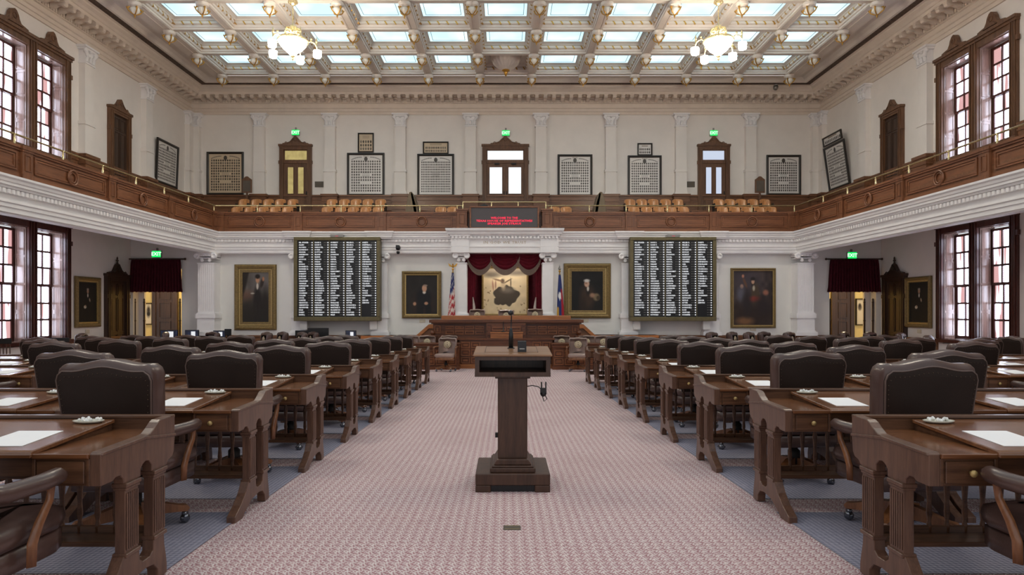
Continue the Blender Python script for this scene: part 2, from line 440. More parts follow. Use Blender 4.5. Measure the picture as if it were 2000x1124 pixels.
# gallery slabs (their undersides are the low ceilings), stepped at the end
m = MB()
m.box(-WX, -BX + .05, NEAR, 22.7, 3.95, 4.3); m.box(BX - .05, WX, NEAR, 22.7, 3.95, 4.3)
m.box(-WX, WX, BY, UY, 3.95, 4.3); m.box(-WX, WX, 24.6, UY, 4.3, 4.75); m.box(-WX, WX, 25.6, UY, 4.75, 5.2)
obj('floor_gallery', m, 'wain', kind=S)

# wainscots
def wains(parent, x0, x1, y, z0, z1, name='wainscot'):
    m = MB(); m.box(x0, x1, y - 0.05, y, z0, z1 - .06); m.box(x0, x1, y - 0.09, y, z1 - .07, z1); m.box(x0, x1, y - 0.075, y, z1 - .22, z1 - .17)
    m.box(x0, x1, y - 0.07, y, z0, z0 + .16)
    return obj(name, m, 'wain', parent)
for a, b in ((DL[1], -2.7), (2.7, DR[0])): wains(wall_back, a, b, LY, FZ(23), 0.42)
wains(wall_gallery, -WX, WX, UY, 5.2, 6.10)
for sd, w in ((-1, wall_left), (1, wall_right)):
    for y0, y1, z0, z1 in ((NEAR, WIN[sd], FZ(18), 0.42), (WIN[sd] + 3.15, LY, FZ(21), 0.42), (NEAR, WIN[sd], 4.3, 6.1), (WIN[sd] + 3.15, UY, 4.3, 6.1)):
        mm = MB(); x = sd * WX; 
        mm.box(x, x - sd * .05, y0, y1, z0, z1 - .06); mm.box(x, x - sd * .09, y0, y1, z1 - .07, z1); mm.box(x, x - sd * .075, y0, y1, z1 - .22, z1 - .17); mm.box(x, x - sd * .07, y0, y1, z1 - .6, z1 - .55)
        obj('wainscot', mm, 'wain', w)

# ------------------------------------------------------------------ gallery entablature, parapet, upper cornice
GP = [(-BX, NEAR), (-BX, BY), (BX, BY), (BX, NEAR)]
prof = [(-.45, 3.95), (-.45, 3.28), (-.30, 3.28), (-.29, 3.25), (-.04, 3.25), (-.03, 3.28), (0, 3.28), (0, 3.38), (.025, 3.385), (.025, 3.46), (.05, 3.475), (.05, 3.50), (.0, 3.505), (.0, 3.63), (.03, 3.645), (.03, 3.74), (.09, 3.75), (.10, 3.80), (.13, 3.805), (.13, 3.86), (.15, 3.87), (.165, 3.92), (.195, 3.955), (.195, 4.0), (-.45, 4.0)]
trim_1 = obj('trim_1', MB().sweep(prof, GP), 'white', kind=S, label='white moulded entablature carrying the gallery')
m = MB()
for k in range(int((BY - 9) / 0.125)):
    y = BY - .15 - k * .125
    for sd in (-1, 1): m.box(sd * (BX - .03), sd * (BX - .085), y - .036, y + .036, 3.65, 3.735)
for k in range(int(2 * BX / 0.125)):
    x = -BX + .15 + k * .125; m.box(x - .036, x + .036, BY - .085, BY - .03, 3.65, 3.735)
obj('dentil', m, 'white', trim_1, kind='stuff')

UP = [(-WX, NEAR), (-WX, UY), (WX, UY), (WX, NEAR)]
uprof = [(0, 9.45), (.05, 9.45), (.05, 9.56), (.08, 9.575), (.08, 9.68), (.12, 9.70), (.12, 9.73), (.03, 9.75), (.03, 9.90), (.08, 9.92), (.08, 10.05), (.13, 10.07), (.14, 10.12), (.60, 10.12), (.60, 10.22), (.63, 10.235), (.68, 10.30), (.76, 10.36), (.78, 10.40), (.86, 10.42)]
trim_2 = obj('trim_2', MB().sweep(uprof, UP), 'plaster', kind=S, label='cream plaster cornice with scrolled brackets under the ceiling')
obj('stencil_band', MB().sweep([(.86, 10.42), (.90, 10.44), (1.05, 10.445)], UP), 'darkband', trim_2, label='dark stencilled band')
obj('ceiling_border', MB().sweep([(1.05, 10.445), (1.12, 10.40), (1.20, 10.40), (1.28, 10.47), (1.40, 10.53), (1.52, 10.54), (1.56, 10.50), (1.66, 10.50), (1.68, 10.44), (1.80, 10.43)], UP), 'ceil', trim_2)
# brackets (modillions) and dentils of the upper cornice
bm_ = MB(); pr = [(.14, 10.12), (.575, 10.12), (.585, 10.04), (.55, 9.99), (.48, 9.985), (.42, 10.01), (.34, 10.01), (.24, 9.97), (.14, 9.95)]
bm_.prism([(-o, z) for o, z in pr], 'x', -.065, .065)
bm_.lathe([(.045, -.075), (.045, .075)], (0, -.53, 10.035), 8, axis='x'); bm_.box(-.085, .085, -.59, -.14, 10.09, 10.12)
bracket = bm_.mesh('bracket', 'plaster')
ros = MB().lathe([(.085, 0), (.08, -.02), (.045, -.03), (.025, -.012), (.001, -.02)], (0, -.37, 10.118), 10).mesh('rosette', 'plaster')
n = int(2 * WX / .355)
spots = [(-WX + .21 + .07 + i * (2 * WX - .14) / n, UY, 0) for i in range(n)]
for i in range(38):
    y = UY - .45 - i * .355
    spots += [(-WX, y, PI / 2), (WX, y, -PI / 2)]
for x, y, r in spots:
    if abs(x) > WX - .5 and y == UY: continue
    obj('bracket', bracket, None, trim_2, (x, y, 0), r)
    d = .178
    obj('rosette', ros, None, trim_2, (x + (d if r == 0 else 0), y - (0 if r == 0 else d), 0), r)
m = MB()
for k in range(int(2 * WX / .11)):
    x = -WX + .12 + k * .11; m.box(x - .03, x + .03, UY - .125, UY - .08, 9.94, 10.04)
for k in range(int(14 / .11)):
    y = UY - .12 - k * .11
    for sd in (-1, 1): m.box(sd * (WX - .08), sd * (WX - .125), y - .03, y + .03, 9.94, 10.04)
obj('dentil', m, 'plaster', trim_2, kind='stuff')

# parapet of the gallery: bays built in a local frame (x along, front faces -y)
PZ0, PZ1 = 4.0, 4.68
par_runs = {'back': (-10.0, 22.65, 0.0), 'left': (-10.0, 22.65, PI / 2), 'right': (10.0, 22.65, -PI / 2)}
def parapet_wall(name, length, x0):
    m = MB(); m.box(x0, x0 + length, 0, .16, PZ0, PZ1 - .05)
    return m
def cap(m, x0, x1): 
    m.box(x0, x1, -.06, .2, PZ1 - .055, PZ1); m.box(x0, x1, -.035, .16, PZ1 - .10, PZ1 - .055); m.box(x0, x1, -.03, .16, PZ0, PZ0 + .09); m.box(x0, x1, -.015, .16, PZ0 + .09, PZ0 + .12)
pier_m = MB(); pier_m.box(-.15, .15, -.06, .16, PZ0, PZ1 - .055); pier_m.box(-.18, .18, -.09, .2, PZ1 - .065, PZ1 + .005); pier_m.box(-.165, .165, -.075, .16, PZ1 - .11, PZ1 - .065)
pier_m.box(-.17, .17, -.08, .16, PZ0, PZ0 + .10); 
for a in ((-.085, -.065, PZ0 + .18, PZ1 - .16), (.065, .085, PZ0 + .18, PZ1 - .16)): pier_m.box(a[0], a[1], -.075, -.06, a[2], a[3])
pier_m.box(-.085, .085, -.075, -.06, PZ1 - .18, PZ1 - .16); pier_m.box(-.085, .085, -.075, -.06, PZ0 + .18, PZ0 + .20)
pier_me = pier_m.mesh('pier', 'par_v')
med = MB().torus((0, -.03, PZ0 + .345), .165, .028, 24, 6).torus((0, -.02, PZ0 + .345), .115, .018, 20, 6)
for a in range(4): med.box(-.02, .02, -.035, -.005, PZ0 + .345 + .17, PZ0 + .345 + .205) if a == 0 else None
med_me = med.mesh('medallion', 'par')
def panel_mesh(w):
    m = MB(); z0, z1 = PZ0 + .16, PZ1 - .14; h = w / 2; t = .035
    for d, e in ((0, -.03), (.05, -.018)):
        m.box(-h + d, h - d, e, 0, z0 + d, z0 + d + t); m.box(-h + d, h - d, e, 0, z1 - d - t, z1 - d)
        m.box(-h + d, -h + d + t, e, 0, z0 + d, z1 - d); m.box(h - d - t, h - d, e, 0, z0 + d, z1 - d)
    return m
def parapet(name, loc, rz, x0, x1, piers, meds, pan):
    m = MB(); m.box(x0, x1, 0, .16, PZ0, PZ1 - .05); cap(m, x0, x1)
    w = obj(name, m, 'par', None, loc, rz, kind=S)
    for p in piers: obj('pier', pier_me, None, w, (p, 0, 0))
    for p in meds: obj('medallion', med_me, None, w, (p, 0, 0))
    for a, b in pan: obj('panel', panel_mesh(b - a), 'par', w, ((a + b) / 2, 0, 0))
    return w
bp = [X(583, 22.6), X(745, 22.6)]; bp = [-7.17, -4.28]
piers_b = [-7.17, -4.28, 4.28, 7.17]
parapet('wall_parapet_back', (0, 22.65, 0), 0, -10.0, 10.0, piers_b + [-1.58, 1.58] + [-9.86, 9.86], [-8.5, -5.7, -2.9, 2.9, 5.7, 8.5],
        [(-9.62, -7.42), (-6.92, -4.53), (-4.03, -1.85), (1.85, 4.03), (4.53, 6.92), (7.42, 9.62)])
for sd, nm in ((-1, 'wall_parapet_left'), (1, 'wall_parapet_right')):
    L = 22.65 - NEAR; rz = PI / 2 if sd < 0 else -PI / 2
    ys = [22.5 - 2.95 * k for k in range(0, 8)]
    if sd < 0: loc = (-10.0, NEAR, 0); f = lambda y: y - NEAR
    else: loc = (10.0, 22.65, 0); f = lambda y: 22.65 - y
    px = [f(y) for y in ys]; bays = [(f(ys[k]), f(ys[k + 1])) for k in range(7)]
    parapet(nm, loc, rz, 0, L, px, [(a + b) / 2 for a, b in bays], [(min(a, b) + .25, max(a, b) - .25) for a, b in bays])

# ------------------------------------------------------------------ pilasters
def ionic(m, w, z, d):
    """volutes, egg band and abacus; local front at y=-d"""
    m.box(-w / 2 - .05, w / 2 + .05, -d - .06, 0, z + .30, z + .36)
    m.box(-w / 2 - .02, w / 2 + .02, -d - .04, 0, z + .22, z + .30)
    for sx in (-1, 1):
        m.lathe([(.001, -.03), (.105, -.03), (.105, .06), (.06, .075), (.05, .055), (.001, .06)], (sx * (w / 2 + .015), -d - .02, z + .235), 12, axis='y')
        m.lathe([(.062, -.01), (.062, .02), (.03, .03), (.001, .02)], (sx * w / 4.2, -d - .01, z + .085), 10, axis='y')
    m.box(-w / 2 - .015, w / 2 + .015, -d - .02, 0, z - .03, z + .0); m.box(-w / 2 - .01, w / 2 + .01, -d - .015, 0, z + .15, z + .18)
    for i in range(5): m.sphere((-w / 2 + .06 + i * (w - .12) / 4, -d - .045, z + .255), .03, 6)
def pilaster_low(w, d, z0, z1, flutes=8):
    sh, cp, bs = MB(), MB(), MB()
    zc = z1 - .36; zm = z0 + .78
    bs.box(-w / 2 - .09, w / 2 + .09, -d - .09, 0, z0, z0 + .12); bs.box(-w / 2 - .05, w / 2 + .05, -d - .05, 0, z0 + .12, z0 + .17)
    bs.box(-w / 2 - .02, w / 2 + .02, -d - .02, 0, z0 + .17, zm - .18); bs.box(-w / 2 - .06, w / 2 + .06, -d - .06, 0, zm - .18, zm - .03); bs.box(-w / 2 - .035, w / 2 + .035, -d - .035, 0, zm - .03, zm)
    sh.box(-w / 2, w / 2, -d + .015, 0, zm, zc)
    if flutes:
        p = w / flutes
        for i in range(flutes + 1):
            x = -w / 2 + i * p; sh.box(max(-w / 2, x - p * .22), min(w / 2, x + p * .22), -d, -d + .015, zm, zc)
        sh.box(-w / 2, w / 2, -d, -d + .015, zm, zm + .06); sh.box(-w / 2, w / 2, -d, -d + .015, zc - .06, zc)
    else: sh.box(-w / 2, w / 2, -d, -d + .015, zm, zc)
    ionic(cp, w, zc, d)
    return sh.mesh('pilaster', 'white'), cp.mesh('capital', 'white'), bs.mesh('pedestal', 'white')
def put_pilaster(parts, parent, loc, rz=0):
    a = obj('pilaster', parts[0], None, parent, loc, rz)
    obj('capital', parts[1], None, a); obj('pedestal', parts[2], None, a)
P1 = pilaster_low(.46, .28, .42, 3.28)
for px in (584, 743, 1227, 1390): put_pilaster(P1, wall_back, (X(px, 22.75), LY, 0))
P2 = pilaster_low(.56, .5, .42, 3.28, 8)
for x in (-10.28, 10.28): put_pilaster(P2, wall_back, (x, LY, 0))
P3 = pilaster_low(.36, .62, .42, 3.28, 0)
for px in (901, 1070): put_pilaster(P3, wall_back, (X(px, 22.4), LY, 0))

def pilaster_up(w, d):
    z0, z1 = 6.1, 9.45; sh, cp, bs = MB(), MB(), MB()
    bs.box(-w / 2 - .07, w / 2 + .07, -d - .05, 0, z0, z0 + .06); bs.box(-w / 2 - .04, w / 2 + .04, -d - .03, 0, z0 + .06, z0 + .11)
    bs.box(-w / 2 - .01, w / 2 + .01, -d - .01, 0, z0 + .11, z0 + .93); bs.box(-w / 2 - .04, w / 2 + .04, -d - .035, 0, z0 + .93, z0 + 1.03)
    sh.box(-w / 2, w / 2, -d, 0, z0 + 1.03, z1 - .52)
    z = z1 - .52
    cp.box(-w / 2 - .03, w / 2 + .03, -d - .03, 0, z - .02, z + .03); cp.box(-w / 2, w / 2, -d, 0, z + .03, z + .4)
    cp.box(-w / 2 - .12, w / 2 + .12, -d - .10, 0, z + .46, z + .52); cp.box(-w / 2 - .06, w / 2 + .06, -d - .06, 0, z + .40, z + .46)
    for i in range(3):                      # acanthus leaves curling outward
        x = (i - 1) * w * .36
        cp.tube([(x, -d - .005, z + .04), (x, -d - .02, z + .14), (x, -d - .06, z + .20), (x, -d - .08, z + .18)], [.055, .06, .045, .02], 6)
    for sx in (-1, 1):
        cp.lathe([(.001, -.03), (.075, -.03), (.075, .05), (.04, .06), (.001, .05)], (sx * (w / 2 + .03), -d - .03, z + .36), 10, axis='y')
        cp.tube([(sx * w * .3, -d - .005, z + .05), (sx * w * .34, -d - .03, z + .22), (sx * (w / 2 + .04), -d - .05, z + .33)], [.04, .05, .05], 6)
    cp.sphere((0, -d - .03, z + .38), .05, 8)
    pd = MB(); pd.box(-w / 2 - .10, w / 2 + .10, -d - .08, 0, 4.3, 6.02); pd.box(-w / 2 - .14, w / 2 + .14, -d - .12, 0, 6.0, 6.1); pd.box(-w / 2 - .12, w / 2 + .12, -d - .10, 0, 5.78, 5.84); pd.box(-w / 2 - .12, w / 2 + .12, -d - .10, 0, 5.45, 5.5)
    return sh.mesh('pilaster', 'wall'), cp.mesh('capital', 'white'), bs.mesh('pedestal', 'wall'), pd.mesh('plinth', 'wain')
PU = pilaster_up(.44, .20)
def put_up(parent, loc, rz):
    put_pilaster(PU, parent, loc, rz); obj('plinth', PU[3], None, KIDS[parent.name][-1])
for x in (-10.24, -7.30, -4.38, -1.465, 1.455, 4.36, 7.27, 10.17): put_up(wall_gallery, (x, UY, 0), 0)
for x in (-12.93, 12.93): put_up(wall_gallery, (x, UY, 0), 0)
for sd, w in ((-1, wall_left), (1, wall_right)):
    for y in (20.42, 23.87, 27.1): put_up(w, (sd * WX, y, 0), PI / 2 if sd < 0 else -PI / 2)
# ressauts of the gallery entablature over the pilasters and the niche
def ressaut(x0, x1, d, name, z0=3.25, ztop=4.0):
    m = MB(); y = BY
    m.box(x0, x1, y - d, y + .3, z0, 3.46); m.box(x0 - .02, x1 + .02, y - d - .03, y + .2, 3.46, 3.50); m.box(x0, x1, y - d, y + .2, 3.50, 3.64)
    m.box(x0 - .03, x1 + .03, y - d - .03, y + .2, 3.64, 3.74)
    for k in range(int((x1 - x0) / .125) + 1):
        xx = x0 + k * .125; m.box(xx - .036, xx + .036, y - d - .085, y - d - .03, 3.65, 3.735)
    pf = [(.0, 3.74), (.09, 3.75), (.10, 3.80), (.13, 3.805), (.13, 3.86), (.15, 3.87), (.165, 3.92), (.195, 3.955), (.195, ztop), (-.3, ztop)]
    m.sweep(pf, [(x0, y), (x0, y - d), (x1, y - d), (x1, y)][::-1] if False else [(x1, y), (x1, y - d), (x0, y - d), (x0, y)][::-1])
    return obj(name, m, 'white', trim_1)
for px in (584, 743, 1227, 1390):
    x = X(px, 22.7); m = MB()
    m.sweep([(.09, 3.75), (.10, 3.80), (.13, 3.805), (.13, 3.86), (.15, 3.87), (.165, 3.92), (.195, 3.955), (.195, 4.003), (-.2, 4.003)], [(x - .30, BY), (x - .30, BY - .09), (x + .30, BY - .09), (x + .30, BY)])
    obj('cornice_break', m, 'white', trim_1)
# portico over the speaker's place: entablature on two piers
m = MB(); x0, x1, d = -1.83, 1.76, .42
m.box(x0, x1, BY - d, BY + .3, 3.25, 3.44); m.box(x0, x1, BY - d - .02, BY + .2, 3.44, 3.48); m.box(x0 + .03, x1 - .03, BY - d + .02, BY + .2, 3.48, 3.70)
for a in (x0, x1 - .56):
    m.box(a - .03, a + .59, BY - d - .05, BY, 3.25, 3.44); m.box(a - .03, a + .59, BY - d - .03, BY, 3.46, 3.70); m.box(a - .06, a + .62, BY - d - .09, BY, 3.80, 3.86)
m.box(x0 - .03, x1 + .03, BY - d - .02, BY + .2, 3.69, 3.72)
m.box(x0 - .02, x1 + .02, BY - d - .02, BY + .2, 3.72, 3.81)
for k in range(29):
    xx = x0 + .03 + k * (x1 - x0 - .06) / 28; m.box(xx - .036, xx + .036, BY - d - .08, BY - d - .02, 3.725, 3.80)
m.sweep([(.06, 3.81), (.08, 3.86), (.13, 3.87), (.15, 3.93), (.20, 3.99), (.21, 4.06), (-.35, 4.065)], [(x0, BY), (x0, BY - d), (x1, BY - d), (x1, BY)])
portico = obj('portico_entablature', m, 'white', trim_1)
t = text_mb('IN GOD WE TRUST', .125, sx=1.25, spacing=1.1)
obj('motto', t, 'gilt_ink', portico, ((x0 + x1) / 2, BY - d + .012, 3.595), label='incised motto IN GOD WE TRUST')

# ------------------------------------------------------------------ ceiling: beams, coffers with lit panes
CZ, CP, C0 = 10.44, 2.0, 25.46
NROW = 9
yend = C0 - CP * NROW
m = MB(); m.box(-11.4, 11.4, yend, 25.9, 11.3, 11.35)
ceiling = obj('ceiling', m, 'ceil', kind=S, label='coffered plaster ceiling with lit skylight panes')
for i in range(12):
    x = -11 + 2 * i; m = MB(); w0, w1 = (.40 if i == 0 else .145), (.40 if i == 11 else .145)
    m.box(x - w0, x + w1, yend, C0 + .16, CZ - .01, 11.0)
    for a in (-.12, .085): m.box(x + a, x + a + .035, yend, C0, CZ - .03, CZ - .01)
    obj('beam', m, 'ceil', ceiling)
for j in range(NROW + 1):
    y = C0 - CP * j; m = MB(); m.box(-11.1, 11.1, y - .09, y + .09, CZ, 11.0)
    obj('beam', m, 'ceil', ceiling)
h, hy = .855, .91
sq = [(-h, -hy), (-h, hy), (h, hy), (h, -hy)]
cof = MB().sweep([(0, 0), (0, .06), (.035, .07), (.035, .125), (.035, .14), (.07, .145), (.095, .17), (.095, .205), (.07, .23), (.045, .235), (.045, .255), (.09, .285), (.09, .305), (.15, .345), (.20, .36)], sq, True)
cof_me = cof.mesh('coffer', 'ceil')
tie = MB()
for sdn in range(4):
    t = MB()
    hh = hy if sdn % 2 == 0 else h; ww = h if sdn % 2 == 0 else hy
    for k in range(6):
        u = -(ww - .13) + k * .295
        for (a, o, z) in ((0, .03, .155), (0, 0, 0)): pass
        q = [(u - .025, -(hh - .10), .14), (u + .025, -(hh - .10), .14), (u + .085, -(hh - .10), .235), (u + .035, -(hh - .10), .235)]
        b = [(x, y - .06, z) for x, y, z in q]
        t.add(q + b, [(0, 1, 2, 3), (7, 6, 5, 4), (0, 4, 5, 1), (1, 5, 6, 2), (2, 6, 7, 3), (3, 7, 4, 0)])
    tie.join(t.rotz(sdn * PI / 2))
tie_me = tie.mesh('gilded_tie', 'gold')
r, ry = h - .19, hy - .19; pn = MB().box(-r, r, -ry, ry, .352, .37, 0)
lx, ly = r - .10, ry - .10
for e in (-1, 1): pn.box(-lx, lx, e * ly - .007, e * ly + .007, .346, .3515, 1); pn.box(e * lx - .007, e * lx + .007, -ly, ly, .346, .3515, 1)
pane_me = pn.mesh('skylight_pane', ['sky', 'lead'])
dark = MB().box(-r - .02, r + .02, -ry - .02, ry + .02, .34, .37).mesh('blind_panel', 'ceil')
for j in range(NROW):
    for i in range(11):
        x, y = -10 + 2 * i, C0 - 1 - 2 * j
        c = obj('coffer', cof_me, None, ceiling, (x, y, CZ))
        obj('gilded_tie', tie_me, None, c, kind='stuff')
        obj('blind_panel' if (i == 5 and j == 0) else 'skylight_pane', dark if (i == 5 and j == 0) else pane_me, None, c)

# pendant lamps under the beam crossings
def build_pendant():
    r = thing('pendant_lamp', '', 'lamp')
    obj('collar', MB().lathe([(.24, 0), (.25, -.03), (.22, -.07), (.235, -.10), (.20, -.13), (.15, -.14), (.15, -.20)], n=14), 'ceil', r)
    obj('glass_bowl', MB().lathe([(.13, -.19), (.17, -.22), (.18, -.28), (.15, -.36), (.08, -.42), (.03, -.44)], n=14), 'milk', r)
    for k in range(4):
        br = MB().tube([(.16, 0, -.20), (.22, 0, -.21), (.25, 0, -.27), (.22, 0, -.34), (.12, 0, -.41), (.03, 0, -.45)], [.02, .035, .03, .022, .022, .02], 6).tube([(.24, 0, -.28), (.29, 0, -.24), (.285, 0, -.20)], [.02, .022, .012], 5)
        obj('gilded_bracket', br.rotz(PI / 4 + k * PI / 2), 'gold', r)
    obj('drop', MB().lathe([(.03, -.43), (.05, -.455), (.03, -.48), (.035, -.50), (.012, -.56), (.001, -.60)], n=10), 'gold', r)
    return r
pend = Series(build_pendant)
ROWP = ['row nearest the end wall', 'second row from the end wall', 'third row from the end wall', 'fourth row from the end wall']
for j in range(4):
    for i in range(12):
        pl = pend.put((-11 + 2 * i, C0 - 2 * j, CZ - .03), 0, f'unlit gilded lamp, {ORD[i]} from left in the {ROWP[j]}', 'bowl lamps under the ceiling beam crossings'); pl.scale = (.78, .78, .78)
bl = thing('bowl_light', 'large fluted white plaster bowl light in the middle coffer at the end wall', 'lamp', (0, C0 - 1, CZ - .0))
fb = MB(); pf = [(.30, .46), (.52, .44), (.56, .36), (.54, .20), (.46, .04), (.32, -.10), (.16, -.19), (.10, -.20)]
n = 40; v, f = [], []
for r_, z_ in pf:
    for i in range(n): 
        a = 2 * PI * i / n; q = r_ * (1 + (.03 if i % 2 else -.02)); v.append((q * math.cos(a), q * math.sin(a), z_))
for jj in range(len(pf) - 1):
    for i in range(n): f.append((jj * n + i, jj * n + (i + 1) % n, (jj + 1) * n + (i + 1) % n, (jj + 1) * n + i))
fb.add(v, f, 0, False)
obj('fluted_bowl', fb, 'ceil', bl)
rimm = MB()
for i in range(14):
    a = 2 * PI * i / 14; rimm.sphere((.55 * math.cos(a), .55 * math.sin(a), .34), .07, 8)
rimm.torus((0, 0, .42), .55, .05, 24, 6, axis='z')
obj('garland_rim', rimm, 'ceil', bl)
obj('drop', MB().lathe([(.14, -.19), (.15, -.22), (.08, -.25), (.07, -.30), (.05, -.36), (.02, -.42), (.001, -.44)], n=12), 'gold', bl)

# chandeliers
def chandelier(x, y, rot, label):
    r = thing('chandelier', label, 'chandelier', (x, y, 0), 0, 'lit brass chandeliers')
    c = MB().lathe([(.01, 10.9), (.02, 10.9), (.02, 10.05), (.12, 10.02), (.14, 9.95), (.06, 9.88), (.015, 9.86), (.015, 9.30), (.05, 9.28)], n=10)
    obj('stem', c, 'brass', r)
    cr = MB().lathe([(.05, 9.32), (.10, 9.28), (.14, 9.22), (.08, 9.18), (.12, 9.12), (.16, 9.06), (.08, 9.02), (.04, 8.9)], n=12)
    for k in range(8):
        a = k * PI / 4; c_, s_ = math.cos(a), math.sin(a)
        cr.tube([(c_ * .10, s_ * .10, 9.24), (c_ * .2, s_ * .2, 9.20), (c_ * .22, s_ * .22, 9.10), (c_ * .14, s_ * .14, 9.05)], [.02, .025, .025, .015], 6)
    obj('crown', cr, 'brass', r)
    for k in range(6):
        a = k * PI / 3; c_, s_ = math.cos(a), math.sin(a); ch = MB()
        pts = [(c_ * (.14 + .25 * t), s_ * (.14 + .25 * t), 9.16 - .28 * t - .05 * math.sin(PI * t)) for t in [i / 6 for i in range(7)]]
        for p in pts: ch.sphere(p, .028, 6)
        ch.tube(pts, .012, 5); obj('chain', ch, 'brass', r)
    obj('ring', MB().torus((0, 0, 8.87), .40, .03, 24, 6, axis='z').torus((0, 0, 8.92), .37, .018, 24, 6, axis='z'), 'brass', r)
    obj('glass_bowl', MB().lathe([(.39, 8.85), (.36, 8.76), (.24, 8.62), (.10, 8.50), (.04, 8.47)], n=12, smooth=False), 'bulb', r)
    rb = MB()
    for k in range(6):
        a = k * PI / 3 + .2; rb.tube([(math.cos(a) * q, math.sin(a) * q, z) for q, z in ((.395, 8.85), (.365, 8.76), (.245, 8.62), (.105, 8.50))], .009, 5)
    obj('rib', rb, 'brass', r)
    obj('drop', MB().lathe([(.03, 8.50), (.07, 8.46), (.06, 8.42), (.03, 8.40), (.045, 8.37), (.012, 8.33), (.001, 8.30)], n=10), 'brass', r)
    for k in range(5):
        a = rot + k * 2 * PI / 5; c_, s_ = math.cos(a), math.sin(a)
        P = lambda q, z: (c_ * q, s_ * q, z)
        am = MB().tube([P(.38, 8.87), P(.48, 8.92), P(.58, 8.88), P(.64, 8.80), P(.66, 8.70)], [.02, .022, .022, .018, .015], 6)
        am.tube([P(.64, 8.78), P(.64, 8.95), P(.64, 9.05)], [.018, .028, .006], 6); am.sphere(P(.5, 8.98), .035, 6); am.sphere(P(.64, 8.92), .035, 6)
        arm = obj('arm', am, 'brass', r)
        sh = MB().lathe([(.08, .10), (.12, .09), (.115, -.08), (.09, -.10), (.02, -.105)], P(.66, 8.58), 6, smooth=False)
        obj('lamp_shade', sh, 'bulb', arm, label='glowing square glass shade')
chandelier(-5.99, 18.46, PI / 2, 'lit brass chandelier with five shades, hanging on the side of the tall tree portrait')
chandelier(5.98, 18.46, PI, 'lit brass chandelier with five shades, hanging on the side of the battle painting')
chandelier(-5.99, 8.46, 0, 'lit brass chandelier added out of view for top light, above the left desks')  # this one and the next are added out of view for top light
chandelier(5.98, 8.46, 0, 'lit brass chandelier added out of view for top light, above the right desks')

# ------------------------------------------------------------------ windows
def window_pair(idx, sd, z0, z1, upper):
    rz = PI / 2 if sd < 0 else -PI / 2
    loc = (sd * WX, WIN[sd] if sd < 0 else WIN[sd] + 3.15, 0)
    c, T = .25, 3.15
    m = MB()
    for a, b in ((0, c), (1.42, 1.73), (T - c, T)):
        m.box(a, b, -.08, .42, z0 - .06, z1 + .25); m.box(a + .03, a + .07, -.11, -.08, z0, z1 + .2); m.box(b - .07, b - .03, -.11, -.08, z0, z1 + .2); m.box((a + b) / 2 - .02, (a + b) / 2 + .02, -.10, -.08, z0, z1 + .2)
    m.box(0, T, -.08, .42, z1, z1 + .25); m.box(-.04, T + .04, -.16, 0, z1 + .23, z1 + .31); m.box(-.02, T + .02, -.12, 0, z1 + .16, z1 + .23)
    m.box(-.03, T + .03, -.14, .42, z0 - .12, z0 - .02)
    for e in (-.05, T - .02): m.box(e, e + .07, -.10, -.02, z1 - .35, z1 - .22)
    w = obj(f'window_{idx}', m, 'case' if upper else 'sash', None, loc, rz, kind=S)
    if upper:
        for cx in (.835, 2.315):
            cr = MB().prism([(-.5, 0), (.5, 0), (.5, .05), (.36, .08), (.24, .10), (.17, .20), (.14, .30), (.07, .40), (0, .43), (-.07, .40), (-.14, .30), (-.17, .20), (-.24, .10), (-.36, .08), (-.5, .05)], 'y', -.13, -.02)
            cr.torus((0, -.13, .24), .07, .02, 12, 5); cr.prism([(-.26, .02), (.26, .02), (.1, .12), (-.1, .12)], 'y', -.17, -.13)
            obj('crest', cr, 'case', w, (cx, 0, z1 + .31))
    H = z1 - z0; zm = z0 + H * .5
    for cx in (.835, 2.315):
        for sx in (-1, 1):
            j = MB(); xe = sx * .585
            j.box(xe, xe - sx * .02, 0, .32, z0, z1)
            n = 4
            for k in range(n):
                a, b = z0 + .06 + k * (H - .06) / n, z0 + (k + 1) * (H - .06) / n; q = xe - sx * .02; qq = q - sx * .014
                for (ya, yb, za, zb) in ((.04, .28, a, a + .03), (.04, .28, b - .03, b), (.04, .07, a, b), (.25, .28, a, b)): j.box(q, qq, ya, yb, za, zb)
            obj('jamb_panel', j, 'jamb', w, (cx, 0, 0))
        j = MB().box(-.585, .585, 0, .32, z1 - .02, z1).box(-.585, .585, 0, .32, z0 - .02, z0)
        obj('jamb_panel', j, 'jamb', w, (cx, 0, 0))
        for half in range(2):
            a, b = (zm - .03, z1 - .04) if half else (z0, zm + .03); y = .30 if half else .34
            s_ = MB(); st = .07; L, R = -.56, .56
            s_.box(L, L + st, y, y + .05, a, b); s_.box(R - st, R, y, y + .05, a, b)
            s_.box(L, R, y, y + .05, a, a + (.07 if half else .09)); s_.box(L, R, y, y + .05, b - .07, b)
            x0, x1, q0, q1 = L + st, R - st, a + (.07 if half else .09), b - .07
            for k in (1, 2):
                xx = x0 + (x1 - x0) * k / 3; s_.box(xx - .024, xx + .024, y, y + .05, q0, q1)
                zz = q0 + (q1 - q0) * k / 3; s_.box(x0, x1, y + .004, y + .05, zz - .028, zz + .028)
            so = obj('upper_sash' if half else 'lower_sash', s_, 'sash', w, (cx, 0, 0))
            for ix in range(3):
                for iz in range(3):
                    pw, ph = (x1 - x0) / 3, (q1 - q0) / 3
                    p = MB().box(x0 + ix * pw, x0 + ix * pw + pw, y + .03, y + .04, q0 + iz * ph, q0 + iz * ph + ph)
                    obj('pane', p, 'blind', so)
    return w
window_pair(1, -1, .45, 3.58, False); window_pair(2, 1, .45, 3.58, False)
window_pair(3, -1, 5.80, 8.58, True); window_pair(4, 1, 5.80, 8.58, True)

